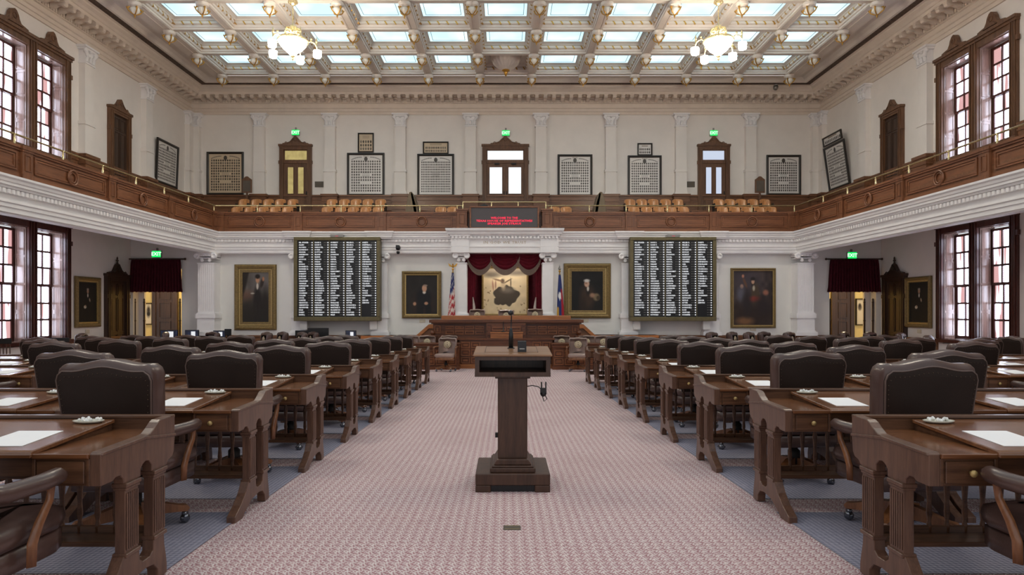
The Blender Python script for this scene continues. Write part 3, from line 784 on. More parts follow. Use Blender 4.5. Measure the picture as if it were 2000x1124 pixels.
# ------------------------------------------------------------------ doors (surface built, front faces -y)
def door(idx, loc, rz, w, hd, kind, glass=None, finial=False, mat='case'):
    """w outer casing width, hd height to the head, kind 'single'|'double'|'panel'"""
    c = .17; m = MB(); W2 = w / 2
    for sx in (-1, 1):
        m.box(sx * W2, sx * (W2 - c), -.12, 0, 0, hd); m.box(sx * (W2 - .03), sx * (W2 - .07), -.15, -.12, 0, hd); m.box(sx * (W2 - c + .04), sx * (W2 - c), -.14, -.12, 0, hd)
        m.box(sx * (W2 + .03), sx * (W2 - .04), -.14, -.03, hd - .75, hd - .62)
    m.box(-W2 + c, W2 - c, -.12, 0, hd - .16, hd); m.box(-W2 - .03, W2 + .03, -.17, 0, hd - .02, hd + .06); m.box(-W2, W2, -.14, 0, hd - .09, hd - .02)
    d = obj(f'door_{idx}', m, mat, None, loc, rz, kind=S)
    pw = min(.62, W2 * .8)
    cr = MB().prism([(-pw, 0), (pw, 0), (pw, .04), (pw * .7, .07), (pw * .45, .10), (pw * .3, .20), (.08, .29), (.05, .33), (0, .35), (-.05, .33), (-.08, .29), (-pw * .3, .20), (-pw * .45, .10), (-pw * .7, .07), (-pw, .04)], 'y', -.13, -.01)
    cr.torus((0, -.13, .20), .06, .018, 12, 5)
    for sx in (-1, 1): cr.torus((sx * pw * .72, -.13, .05), .045, .015, 10, 5); cr.tube([(sx * pw * .6, -.13, .05), (sx * pw * .3, -.14, .13), (sx * .06, -.13, .24)], .018, 5)
    if finial: cr.lathe([(.03, .33), (.04, .38), (.02, .41), (.05, .46), (.02, .50), (.03, .54), (.001, .60)], (0, -.07, 0), 8)
    obj('crest', cr, mat, d, (0, 0, hd + .06))
    in0, in1 = -W2 + c, W2 - c
    def leaf(a, b, z0, z1, panes, panels, mt):
        l = MB(); l.box(a, b, -.05, -.01, z0, z1)
        for (xa, xb, za, zb) in panes + panels:
            for (p, q, r, s_) in ((xa - .025, xb + .025, za - .025, za), (xa - .025, xb + .025, zb, zb + .025), (xa - .025, xa, za, zb), (xb, xb + .025, za, zb)): l.box(p, q, -.072, -.05, r, s_)
        for (xa, xb, za, zb) in panels: l.box(xa + .04, xb - .04, -.064, -.05, za + .04, zb - .04)
        o = obj('leaf', l, mt, d)
        for (xa, xb, za, zb) in panes: obj('pane', MB().box(xa, xb, -.06, -.052, za, zb), glass, o)
        return o
    if kind in ('single', 'double'):
        tz = hd - .62
        l = MB().box(in0, in1, -.08, -.01, tz - .10, tz)
        obj('transom_bar', l, mat, d); tr = MB()
        tr.box(in0, in1, -.04, -.01, tz, hd - .16); tro = obj('transom', tr, mat, d)
        obj('pane', MB().box(in0 + .05, in1 - .05, -.05, -.04, tz + .05, hd - .20), glass, tro)
        zt = tz - .10
        n = 2 if kind == 'double' else 1
        for k in range(n):
            a, b = in0 + (in1 - in0) * k / n + .004, in0 + (in1 - in0) * (k + 1) / n - .004
            if n == 2: pn_ = [(a + .13, b - .13, .95, zt - .17)]; pl = [(a + .10, b - .10, .2, .48), (a + .10, b - .10, .58, .80)]
            else: g = (b - a); pn_ = [(a + g * .17, a + g * .40, .95, zt - .17), (a + g * .60, a + g * .83, .95, zt - .17)]; pl = [(a + .10, a + g * .44, .2, .80), (a + g * .56, b - .1, .2, .80)]
            o = leaf(a, b, 0, zt, pn_, pl, mat)
            hx = (b - .05) if k == 0 else (a + .05)
            obj('handle', MB().box(hx - .02, hx + .02, -.075, -.05, .85, 1.05).tube([(hx, -.07, .95), (hx, -.13, .95), (hx, -.13, .90)], .012, 6), 'iron', o)
        if n == 2:
            for sx in (-1, 1): obj('door_closer', MB().box(sx * .35 - .1, sx * .35 + .1, -.11, -.05, zt - .06, zt), 'iron', d)
    else:
        g = in1 - in0
        leaf(in0, in1, 0, hd - .16, [], [(in0 + g * .14, in0 + g * .45, .2, 1.0), (in0 + g * .55, in1 - g * .14, .2, 1.0), (in0 + g * .14, in0 + g * .45, 1.12, hd - .75), (in0 + g * .55, in1 - g * .14, 1.12, hd - .75),
             (in0 + g * .14, in0 + g * .45, hd - .65, hd - .28), (in0 + g * .55, in1 - g * .14, hd - .65, hd - .28)], 'case_dk')
    return d
hd_ = Z(286, UY) - 5.2
door(1, (X(578.5, UY), UY, 5.2), 0, 1.34, hd_, 'single', 'fogyellow')
door(2, (X(987, UY), UY, 5.2), 0, 1.92, hd_, 'double', 'fogglass')
door(3, (X(1393, UY), UY, 5.2), 0, 1.32, hd_, 'single', 'fogblue')
door(4, (-WX, 22.24, 4.75), PI / 2, 1.2, 3.28, 'panel'); door(5, (WX, 22.24, 4.75), -PI / 2, 1.2, 3.28, 'panel')
door(6, (-WX, 22.1, FZ(22)), PI / 2, 1.26, 2.98, 'panel', finial=True, mat='case_dk'); door(7, (WX, 22.1, FZ(22)), -PI / 2, 1.26, 2.98, 'panel', finial=True, mat='case_dk')
# ------------------------------------------------------------------ lobbies seen through the two curtained doorways
for sd, (a, b), idx in ((-1, DL, 1), (1, DR, 2)):
    m = MB(); z0 = FZ(25)
    la, lb = (a - 3.0, b + .3) if sd < 0 else (a - .3, b + 3.0)
    m.box(la, lb, 25.9, 26.0, z0, 2.9); m.box(la, la + .1, LY + .35, 25.9, z0, 2.9); m.box(lb - .1, lb, LY + .35, 25.9, z0, 2.9); m.box(la, lb, LY + .35, 26, 2.8, 2.9); m.box(la, lb, LY + .36, 26, z0 - .12, z0 - .1)
    lob = obj(f'wall_lobby_{"left" if sd < 0 else "right"}', m, 'yellow', kind=S)
    xa = (X(306, 25.85), X(341, 25.85)) if sd < 0 else (X(1630, 25.85), X(1660, 25.85))
    dm = MB(); w = xa[1] - xa[0]; x0 = xa[0]; zt = 2.5; zb = FZ(26)
    dm.box(x0, xa[1], 25.80, 25.86, zb, zt)
    for k in range(4):
        q = zb + .15 + k * (zt - zb - .2) / 4; e = q + (zt - zb - .2) / 4 - .12
        for (p0, p1, r0, r1) in ((x0 + .12, xa[1] - .12, q, q + .03), (x0 + .12, xa[1] - .12, e - .03, e), (x0 + .12, x0 + .15, q, e), (xa[1] - .15, xa[1] - .12, q, e)): dm.box(p0, p1, 25.775, 25.80, r0, r1)
    for e in ((x0 - .14, x0), (xa[1], xa[1] + .14)): dm.box(e[0], e[1], 25.76, 25.9, zb, zt + .1)
    dm.box(x0 - .14, xa[1] + .14, 25.76, 25.9, zt, zt + .14)
    obj(f'door_{7 + idx}', dm, 'case_dk', kind=S)
    jm = MB()                                      # white reveal beside the opening and dark turned posts
    e0, e1 = (X(266, 23.3), X(280, 23.3)) if sd < 0 else (X(1690, 23.3), X(1705, 23.3))
    jm.box(e0, e1, 23.36, 23.46, z0, 2.75); obj('reveal', jm, 'white', lob)
    for px in ((263, 281, 351) if sd < 0 else (1622, 1689, 1705.5)):
        xx = X(px, 23.1); z0_ = FZ(23.1)
        pm = MB().lathe([(.03, z0_), (.03, .9), (.045, .92), (.03, .95), (.03, 1.55), (.04, 1.58), (.02, 1.62), (.035, 1.66), (.001, 1.72)], (xx, 23.12, 0), 8)
        tag(obj('turned_post', pm, 'case_dk'), f'dark turned post in the {"left" if sd < 0 else "right"} curtained doorway, {ORD[(263, 281, 351).index(px) if sd < 0 else (1622, 1689, 1705.5).index(px)]} from its left', 'post', 'turned doorway posts')
    ll = bpy.data.lights.new('lobby_lamp', 'POINT'); ll.energy = 40; ll.color = (1, .88, .66); ll.shadow_soft_size = .3
    lo = bpy.data.objects.new('lobby_lamp', ll); lo.location = ((a + b) / 2 + (.6 * sd), 24.5, 2.45); link(lo)
    # velvet valance on a rail
    cu = thing('door_curtain', f'dark maroon gathered valance curtain over the {"left" if sd < 0 else "right"} doorway beneath green exit sign', 'curtain', ((a + b) / 2, LY - .09, 0), 0, 'velvet doorway valances')
    W_ = (b - a) / 2 + .08; n = 90; v, f = [], []
    for k, zz in enumerate((3.06, 2.9, 2.5, 2.1, 1.93)):
        for i in range(n + 1):
            u = -1 + 2 * i / n; amp = .03 + .016 * k
            v.append((u * (W_ - .06 + .02 * k), amp * math.sin(i * 1.25) + .01 * math.sin(i * .4), zz + (.012 * math.sin(i * 2.1) if k == 4 else 0)))
    for k in range(4):
        for i in range(n): f.append((k * (n + 1) + i, k * (n + 1) + i + 1, (k + 1) * (n + 1) + i + 1, (k + 1) * (n + 1) + i))
    obj('valance', MB().add(v, f, 0, True), 'maroon_dk', cu)
    obj('rail', MB().tube([(-W_ - .06, 0, 3.08), (W_ + .06, 0, 3.08)], .025, 8).sphere((-W_ - .08, 0, 3.08), .045, 8).sphere((W_ + .08, 0, 3.08), .045, 8), 'case_dk', cu)

def paint_base(U, V, c): return np.ones(U.shape + (3,)) * np.array(c) / 255.0
def blob(img, U, V, cx, cy, rx, ry, col, soft=.25, rot=0.0):
    c, s = math.cos(rot), math.sin(rot); dx, dy = U - cx, V - cy
    d = np.sqrt(((dx * c + dy * s) / rx) ** 2 + ((-dx * s + dy * c) / ry) ** 2)
    a = np.clip((1 + soft - d) / (2 * soft), 0, 1)[..., None]
    return img * (1 - a) + np.array(col) / 255.0 * a
rng = np.random.RandomState(3)
def mottle(img, amt, k=9):
    h, w = img.shape[:2]; g = rng.rand(k + 2, k + 2); yy = np.linspace(0, k, h); xx = np.linspace(0, k, w)
    y0, x0 = yy.astype(int), xx.astype(int); fy, fx = (yy - y0)[:, None], (xx - x0)[None, :]
    q = g[y0][:, x0] * (1 - fy) * (1 - fx) + g[y0 + 1][:, x0] * fy * (1 - fx) + g[y0][:, x0 + 1] * (1 - fy) * fx + g[y0 + 1][:, x0 + 1] * fy * fx
    return img * (1 + amt * (q[..., None] - .5))
def landscape_man(U, V):
    im = paint_base(U, V, (74, 68, 62)); im = mottle(im, .8)
    im = blob(im, U, V, .75, .75, .5, .3, (104, 98, 96), .6); im = blob(im, U, V, .2, .52, .25, .1, (112, 84, 70), .6); im = blob(im, U, V, .5, .15, .8, .3, (44, 38, 32), .5)
    im = blob(im, U, V, .2, .98, .09, .6, (40, 32, 26), .3, -.35); im = blob(im, U, V, .80, .35, .14, .3, (38, 32, 28), .5)
    im = blob(im, U, V, .56, .42, .13, .27, (34, 28, 26), .3); im = blob(im, U, V, .50, .2, .05, .2, (40, 34, 30), .3); im = blob(im, U, V, .62, .2, .05, .2, (40, 34, 30), .3)
    im = blob(im, U, V, .70, .76, .05, .10, (52, 42, 36), .3, -.5); im = blob(im, U, V, .74, .83, .035, .04, (170, 118, 88), .3)
    im = blob(im, U, V, .555, .70, .035, .06, (200, 190, 176), .3); im = blob(im, U, V, .56, .82, .062, .062, (184, 136, 106), .2); im = blob(im, U, V, .56, .875, .075, .04, (36, 26, 22), .3); im = blob(im, U, V, .40, .57, .06, .012, (190, 182, 168), .4)
    return im
def seated_man(U, V):
    im = mottle(paint_base(U, V, (40, 36, 34)), .3)
    im = blob(im, U, V, .55, .25, .32, .3, (58, 40, 34), .4); im = blob(im, U, V, .56, .42, .24, .24, (24, 24, 28), .25); im = blob(im, U, V, .45, .12, .12, .22, (28, 26, 28), .3); im = blob(im, U, V, .7, .12, .1, .22, (26, 25, 27), .3)
    im = blob(im, U, V, .58, .56, .05, .04, (214, 206, 194), .3); im = blob(im, U, V, .585, .66, .075, .09, (196, 150, 122), .2); im = blob(im, U, V, .62, .73, .06, .025, (150, 130, 116), .4)
    im = blob(im, U, V, .28, .27, .05, .045, (186, 140, 112), .3); im = blob(im, U, V, .64, .28, .06, .04, (186, 140, 112), .3)
    return im
def standing_elder(U, V):
    im = mottle(paint_base(U, V, (24, 22, 22)), .3)
    im = blob(im, U, V, .50, .36, .2, .28, (60, 44, 34), .35); im = blob(im, U, V, .38, .14, .1, .2, (46, 34, 28), .5); im = blob(im, U, V, .52, .5, .05, .1, (34, 28, 26), .4); im = blob(im, U, V, .52, .55, .03, .06, (200, 192, 182), .3)
    im = blob(im, U, V, .49, .66, .07, .075, (196, 158, 136), .2); im = blob(im, U, V, .49, .73, .08, .035, (206, 202, 196), .4); im = blob(im, U, V, .47, .67, .03, .02, (150, 112, 92), .5)
    im = blob(im, U, V, .75, .36, .09, .085, (120, 104, 80), .25); im = blob(im, U, V, .8, .34, .05, .05, (70, 58, 44), .3); im = blob(im, U, V, .64, .40, .07, .05, (150, 116, 94), .4)
    return im
def battle(U, V):
    im = mottle(paint_base(U, V, (60, 48, 44)), .9, 12); im = blob(im, U, V, .5, .2, .7, .25, (46, 32, 26), .6); im = blob(im, U, V, .3, .8, .4, .3, (66, 58, 64), .7)
    im = blob(im, U, V, .56, .55, .11, .2, (72, 58, 42), .3); im = blob(im, U, V, .5, .79, .05, .09, (44, 36, 34), .3); im = blob(im, U, V, .5, .80, .04, .045, (186, 146, 120), .25); im = blob(im, U, V, .5, .85, .06, .03, (34, 28, 26), .3); im = blob(im, U, V, .52, .68, .03, .05, (184, 172, 150), .4)
    im = blob(im, U, V, .30, .78, .03, .11, (96, 66, 50), .3, .5); im = blob(im, U, V, .25, .90, .03, .03, (176, 120, 96), .3); im = blob(im, U, V, .22, .71, .04, .04, (170, 130, 108), .3); im = blob(im, U, V, .2, .57, .1, .12, (88, 86, 96), .5)
    im = blob(im, U, V, .52, .48, .16, .05, (130, 52, 40), .5); im = blob(im, U, V, .82, .6, .07, .05, (148, 96, 76), .4); im = blob(im, U, V, .3, .08, .2, .07, (120, 84, 56), .5); im = blob(im, U, V, .75, .35, .2, .15, (40, 30, 30), .6); im = blob(im, U, V, .35, .4, .1, .2, (40, 32, 32), .6)
    return im
def dark_stander(U, V):
    im = mottle(paint_base(U, V, (22, 20, 19)), .3)
    im = blob(im, U, V, .5, .4, .16, .3, (16, 15, 16), .4); im = blob(im, U, V, .52, .76, .055, .055, (172, 132, 108), .25); im = blob(im, U, V, .52, .81, .06, .025, (150, 140, 130), .4); im = blob(im, U, V, .52, .66, .03, .05, (206, 200, 190), .3)
    im = blob(im, U, V, .62, .55, .03, .05, (170, 150, 130), .4, .5); im = blob(im, U, V, .38, .38, .07, .04, (206, 196, 176), .2); im = blob(im, U, V, .40, .41, .03, .02, (170, 130, 104), .4)
    return im
def painting(name_lab, loc, rz, w, h, fn, fw=.13, group=None, tilt=0.0, frame='goldframe'):
    r = thing('painting', name_lab, 'painting', loc, rz, group)
    r.rotation_euler = (tilt, 0, rz)
    fm = MB(); W2 = w / 2
    pr = [(0, 0), (0, -.05), (.02, -.085), (.05, -.10), (.075, -.075), (.095, -.07), (.105, -.04), (fw, -.03), (fw, 0)]
    pr = [(o * fw / .13 if o else 0, y) for o, y in pr]
    path = [(-W2, 0), (-W2, h), (W2, h), (W2, 0)]
    t = MB().sweep([(o, y) for o, y in pr], path, True)
    t.v = [(x, z, y) for x, y, z in t.v]
    obj('frame', t, frame, r)
    l = MB().sweep([(fw - .035, -.028), (fw - .03, -.05), (fw, -.045), (fw, -.02)], path, True); l.v = [(x, z, y) for x, y, z in l.v]
    obj('frame_liner', l, 'goldin', r)
    iw, ih = w - 2 * fw + .02, h - 2 * fw + .02
    o = obj('canvas', canvas_mesh('canvas', iw, ih, 72, 100, fn), None, r, (0, -.012, fw - .01))
    return r
def wall_pic(px0, py0, px1, py1, y): return ((X(px0, y) + X(px1, y)) / 2, Z(py1, y)), X(px1, y) - X(px0, y), Z(py0, y) - Z(py1, y)
for px, lab, fn, fw in (((458, 517, 540, 645), 'tall gilt framed portrait of a man standing by a tree, left of the voting board', landscape_man, .19),
                    ((785, 530, 862, 622), 'gilt framed portrait of a seated man in black, beside the striped flag', seated_man, .14),
                    ((1101, 515, 1193, 622), 'wide gilt framed portrait of an old man holding a hat', standing_elder, .19),
                    ((1427, 524, 1515, 641), 'narrow gilt framed painting of a crowded battle with raised arm', battle, .10)):
    (x, z), w, h = wall_pic(*px, LY - .05)
    painting(lab, (x, LY - .02, z), 0, w, h, fn, fw)
painting('dark gilt framed portrait of a man holding a paper, on the left window wall', (-WX + .02, 20.58, .76), PI / 2, 1.22, 1.58, dark_stander, .15)
painting('dark gilt framed portrait of a man in black, on the right window wall', (WX - .02, 20.86, .74), -PI / 2, 1.30, 1.62, dark_stander, .15)
for (px, py), lab, rz in (((825, 627.5), 'small ivory label card under the seated portrait', 0), ((1144, 626.5), 'small ivory label card under the portrait with hat', 0), ((1471, 644), 'small ivory label card under the battle painting', 0)):
    tag(obj('label_card', MB().box(-.10, .10, -.02, 0, -.055, .055), 'label', None, (X(px, LY), LY, Z(py, LY)), bevel=.006), lab, 'label', 'picture label cards')
for sd in (-1, 1):
    tag(obj('label_card', MB().box(-.09, .09, -.03, 0, -.06, .06).box(-.07, .07, -.034, -.03, -.04, .04), 'label', None, (sd * WX, 20.6 if sd < 0 else 20.85, .62), PI / 2 if sd < 0 else -PI / 2, .006), f'small ivory label card under the dark portrait on the {"left" if sd < 0 else "right"} window wall', 'label', 'picture label cards')
painting('small framed black and white portrait print on the left yellow lobby wall', (X(289.5, 25.86), 25.895, Z(635, 25.86)), 0, .36, .87, lambda U, V: blob(blob(blob(paint_base(U, V, (226, 214, 188)), U, V, .5, .6, .3, .28, (120, 112, 100), .3), U, V, .5, .7, .14, .12, (60, 52, 48), .3), U, V, .5, .5, .2, .1, (40, 38, 36), .3), .05, frame='blackframe')
painting('small framed portrait print above text on the right yellow lobby wall', (X(1680, 25.86), 25.895, Z(636, 25.86)), 0, .36, 1.06, lambda U, V: blob(blob(paint_base(U, V, (226, 214, 188)), U, V, .5, .7, .25, .13, (90, 82, 74), .4), U, V, .5, .76, .12, .07, (50, 44, 40), .3), .05, frame='blackframe')

# ------------------------------------------------------------------ exit signs
def build_exit():
    r = thing('exit_sign', '', 'sign')
    obj('housing', MB().box(-.16, .16, -.09, 0, -.12, .12).box(-.03, .03, -.06, 0, .12, .22), 'steel', r, bevel=.006)
    obj('lit_panel', MB().box(-.155, .155, -.094, -.088, -.11, .11), 'exit', r)
    obj('lettering', text_mb('EXIT', .17, bold=.004), 'exit_ink', r, (0, -.096, -.002))
    return r
ex = Series(build_exit)
for px, py, y, lab in ((578.5, 260, UY, 'lit green exit sign above the narrow yellow-glass gallery door'), (988, 261, UY, 'lit green exit sign above the wide double gallery door'), (1393, 261, UY, 'lit green exit sign above the narrow blue-glass gallery door'),
                       (308, 497, LY, 'lit green exit sign above the left maroon door curtain'), (1662, 499.5, LY, 'lit green exit sign above the right maroon door curtain')):
    ex.put((X(px, y), y, Z(py, y)), 0, lab, 'green exit signs')

# ------------------------------------------------------------------ framed class composites in the gallery
def composite(lab, loc, rz, w, h, sepia=False, cols=13, rows=12, title='TEXAS', tilt=(0, 0), group='framed portrait composites', small=False, holes=True):
    r = thing('framed_composite', lab, 'picture', loc, rz, group); r.rotation_euler = (tilt[0], tilt[1], rz)
    fw = .05 if small else .085; W2 = w / 2
    t = MB().sweep([(0, 0), (0, -.06), (fw * .6, -.07), (fw, -.045), (fw, 0)], [(-W2, 0), (-W2, h), (W2, h), (W2, 0)], True); t.v = [(x, z, y) for x, y, z in t.v]
    obj('frame', t, 'blackframe', r)
    pc = (206, 186, 158) if sepia else (226, 221, 216)
    iw, ih = w - 2 * fw, h - 2 * fw
    verts, faces, cl = [], [], []
    def poly(p, c):
        n0 = len(verts); verts.extend(p); faces.append(tuple(range(n0, n0 + len(p)))); cl.extend([c] * len(p))
    poly([(-iw / 2, -.012, fw), (iw / 2, -.012, fw), (iw / 2, -.012, fw + ih), (-iw / 2, -.012, fw + ih)], pc)
    sheet_n = len(verts)
    top = .80 if not small else .62
    rr = random.Random(lab)
    dx, dz = iw * .90 / cols, ih * (top + (.0 if small else .02)) / rows
    for a in range(rows):
        for b in range(cols):
            x = -iw * .45 + (b + .5) * dx; z = fw + ih * .05 + (a + .5) * dz
            u, v_ = abs(b - (cols - 1) / 2), a / rows
            if holes and not small and u < 2.2 and (.18 < v_ < .26 or .42 < v_ < .56): continue
            g = rr.randint(34, 96); c = (g, g - 4, g - 8) if not sepia else (g + 10, g - 2, g - 16)
            ra, rb = dx * .36, dz * .40
            poly([(x + ra * math.cos(q), -.014, z + rb * math.sin(q)) for q in [i * PI / 4 for i in range(8)]], c)
            g2 = min(230, g + 50); poly([(x + ra * .45 * math.cos(q), -.0155, z + rb * .15 + rb * .45 * math.sin(q)) for q in [i * PI / 3 for i in range(6)]], (g2, g2 - 8, g2 - 14))
    if not small:
        for k, (qx, qz, q) in enumerate(((0, .90, .075),)):
            poly([(iw * qx + q * math.cos(i * PI / 6), -.016, fw + ih * qz + q * 1.3 * math.sin(i * PI / 6)) for i in range(12)], (70, 64, 60))
        for k in range(5):                 # lines of small print in the middle
            z = fw + ih * (.45 + k * .03); poly([(-iw * .11, -.014, z), (iw * .11, -.014, z), (iw * .11, -.014, z + .012), (-iw * .11, -.014, z + .012)], (120, 112, 106))
        for sx in (-1, 1):                 # heading scrolls
            for k in range(9):
                x = sx * iw * (.14 + k * .035); z = fw + ih * (.945 - k * k * .0009); e = iw * .012
                poly([(x - e, -.014, z - .02), (x + e, -.014, z - .02), (x + e, -.014, z + .02), (x - e, -.014, z + .02)], (90, 84, 80))
    else:
        for k in range(2):
            z = fw + ih * (.78 + k * .09); poly([(-iw * .25, -.014, z), (iw * .25, -.014, z), (iw * .25, -.014, z + .02), (-iw * .25, -.014, z + .02)], (140, 124, 104))
    me = bpy.data.meshes.new('portrait_sheet'); me.from_pydata(verts, [], faces); me.materials.append(M['print'])
    at = me.color_attributes.new('Col', 'FLOAT_COLOR', 'POINT'); arr = np.ones((len(verts), 4), dtype=np.float32); arr[:, :3] = [lin(c) for c in cl]; at.data.foreach_set('color', arr.ravel())
    obj('portrait_sheet', me, None, r)
    if title and not small: obj('heading', text_mb(title, .08), 'seal_ink', r, (0, -.017, fw + ih * .965))
    return r
for box, lab, kw in (((404, 297, 476, 381), 'large sepia portrait composite in black frame near the left gallery corner', dict(sepia=True, title='')),
                    ((678, 299, 751, 383), 'large portrait composite topped by a small upright sepia picture', dict()),
                    ((815, 301, 887, 384), 'large portrait composite topped by a small wide sepia picture', dict(cols=18, rows=13, title='', holes=False)),
                    ((1089, 302, 1157, 384), 'large portrait composite with nothing above it, next to central door', dict()),
                    ((1226, 304, 1292, 384), 'large portrait composite topped by a small white picture', dict()),
                    ((1497, 303, 1564, 382), 'large portrait composite near the right gallery corner', dict(title='')),
                    ((699, 260, 730, 298), 'small upright sepia picture above a large composite', dict(small=True, sepia=True, cols=5, rows=3)),
                    ((826, 277, 876, 301), 'small wide sepia picture with two rows of faces', dict(small=True, sepia=True, cols=12, rows=2)),
                    ((1245, 280, 1274, 304), 'small white picture with two rows of faces', dict(small=True, cols=6, rows=2))):
    (x, z), w, h = wall_pic(*box, UY - .03); composite(lab, (x, UY - .005, z), 0, w, h, **kw)
composite('large portrait composite on the left gallery side wall', (-WX + .02, 25.35, 6.12), PI / 2, 1.6, 1.66, title='', tilt=(.04, 0))
composite('large portrait composite leaning out from the right gallery side wall', (WX - .03, 25.75, 6.10), -PI / 2, 1.6, 1.75, title='', tilt=(.14, 0))
composite('small wide picture leaning above the composite on right gallery side wall', (WX - .30, 25.75, 7.86), -PI / 2, 1.45, .36, small=True, cols=10, rows=1, tilt=(.14, 0))
for px, lab in ((623.5, 'bronze plaque beside the narrow yellow-glass gallery door'), (1348.5, 'bronze plaque beside the narrow blue-glass gallery door')):
    p = MB().box(-.18, .18, -.02, 0, -.12, .12)
    for k in range(4): p.box(-.13, .13, -.024, -.02, .05 - k * .045, .065 - k * .045)
    tag(obj('wall_plaque', p, 'plaque', None, (X(px, UY), UY, Z(360.5, UY)), bevel=.006), lab, 'plaque', 'bronze plaques')
for px, lab in ((482.5, 'carved wooden notice board on a post before the sepia composite'), (1484, 'carved wooden notice board on a post near the right gallery corner')):
    y = 25.9; r = thing('notice_stand', lab, 'sign', (X(px, y), y, 4.75), 0, 'carved notice stands')
    zt = Z(376, y) - 4.75 - .45
    obj('post', MB().lathe([(.12, .0), (.12, .04), (.035, .07), (.03, .5), (.045, .55), (.03, .6), (.03, Z(376, y) - 4.75)], n=8).box(-.03, .03, -.03, .03, .05, Z(376, y) - 4.75), 'case', r)
    b0 = Z(377, y) - 5.2 + .45 if False else Z(377, y) - 4.75
    h = Z(351, y) - Z(377, y)
    obj('carved_frame', MB().box(-.19, .19, -.04, .03, b0, b0 + h).prism([(-.19, h), (.19, h), (.12, h + .05), (.04, h + .12), (-.04, h + .12), (-.12, h + .05)], 'y', -.03, .02, ).move(0, 0, 0) if False else MB().box(-.19, .19, -.04, .03, b0, b0 + h).prism([(-.19, b0 + h), (.19, b0 + h), (.12, b0 + h + .05), (.04, b0 + h + .12), (-.04, b0 + h + .12), (-.12, b0 + h + .05)], 'y', -.03, .02), 'case', r)
    sh = MB().box(-.15, .15, -.046, -.04, b0 + .05, b0 + h - .05); 
    obj('notice', sh, 'plaque', r)

# ------------------------------------------------------------------ brass railing on the parapet
def rail(lab, pts, posts, zt, zb=PZ1):
    r = thing('brass_railing', lab, 'railing', (*posts[0], zb), 0, 'polished brass gallery railings'); ox, oy = posts[0]
    obj('top_rail', MB().tube([(x - ox, y - oy, zt - zb) for x, y in pts], .022, 8), 'brass', r)
    pm = MB().lathe([(.05, 0), (.05, .015), (.022, .03), (.022, zt - zb - .02), (.03, zt - zb)], n=8).mesh('post', 'brass')
    for x, y in posts: obj('post', pm, None, r, (x - ox, y - oy, 0))
RY = 22.72; RX = 9.94
zt_ = Z(402, RY)
side_p = [22.3 - 1.475 * k for k in range(1, 16)]
rail('brass railing along the left side gallery parapet', [(-RX - .13, NEAR), (-RX - .13, RY)], [(-RX - .13, y) for y in side_p], zt_)
rail('brass railing along the right side gallery parapet', [(RX + .13, NEAR), (RX + .13, RY)], [(RX + .13, y) for y in side_p], zt_)
rail('brass railing along the end gallery, on the left of the red sign', [(-RX - .13, RY + .02), (X(903, RY), RY + .02)], [(X(p, RY), RY + .02) for p in (417.5, 502, 586, 666, 745, 820, 893)], zt_)
rail('brass railing along the end gallery, on the right of the red sign', [(X(1068, RY), RY + .02), (RX + .13, RY + .02)], [(X(p, RY), RY + .02) for p in (1077, 1151, 1223, 1304, 1385, 1469, 1552)], zt_)
rail('short raised brass railing above the red lettered sign', [(X(904, RY - .3), RY - .3), (X(1066, RY - .3), RY - .3)], [(X(p, RY - .3), RY - .3) for p in (904, 960, 1012, 1066)], Z(395, RY - .3), 4.72)

# ------------------------------------------------------------------ red message board with its two wooden piers
msg = thing('message_board', 'wide dark message board with three lines of red lettering', 'sign', (X(985, 22.3), 22.3, 4.065))
w, h = X(1053, 22.25) - X(917, 22.25), Z(402, 22.25) - 4.07
fr = MB().box(-w / 2, w / 2, 0, .3, 0, .05).box(-w / 2, w / 2, 0, .3, h - .05, h).box(-w / 2, -w / 2 + .05, 0, .3, .05, h - .05).box(w / 2 - .05, w / 2, 0, .3, .05, h - .05)
obj('frame', fr, 'par', msg, bevel=.005)
obj('screen', MB().box(-w / 2 + .05, w / 2 - .05, .04, .06, .05, h - .05), plain('message_board_face', (74, 66, 66), 0.35, var=.03), msg)
for k, (t, pyc, wpx) in enumerate((('WELCOME TO THE', 425.8, 53), ('TEXAS HOUSE OF REPRESENTATIVES', 431.6, 110), ('SPEAKER JOE STRAUS', 437, 66))):
    mb = text_mb(t, .096, bold=.002); xs = [v[0] for v in mb.v]; s_ = (wpx * 22.3 / FPX) / (max(xs) - min(xs)); mb.v = [(x * s_, y, z) for x, y, z in mb.v]
    obj('lettering', mb, 'led', msg, (0, .036, Z(pyc, 22.3) - 4.065), label=f'red lettering {t}')
for sx, lab in ((-1, 'left'), (1, 'right')):
    p = MB().box(-.17, .17, -.12, .14, 0, .62).box(-.21, .21, -.16, .18, .62, .68).box(-.19, .19, -.14, .16, .57, .62).box(-.20, .20, -.15, .16, 0, .09)
    for q in ((-.10, -.08, .16, .5), (.08, .10, .16, .5)): p.box(q[0], q[1], -.135, -.12, q[2], q[3])
    p.box(-.1, .1, -.135, -.12, .16, .18); p.box(-.1, .1, -.135, -.12, .48, .5)
    x = X(902.5 if sx < 0 else 1068.5, 22.4)
    tag(obj('wooden_pier', p, 'par_v', None, (x, 22.44, 4.065), bevel=.006), f'panelled wooden pier at the {lab} end of the red lettered sign', 'pier', 'piers flanking the message board')
tag(obj('black_bag', MB().lathe([(.16, 0), (.2, .05), (.19, .2), (.14, .28), (.05, .31), (.001, .31)], n=10, sx=1.1), 'black', None, (X(945, 22.9), 22.95, 4.68)), 'small black bundle behind the raised brass rail', 'bag')

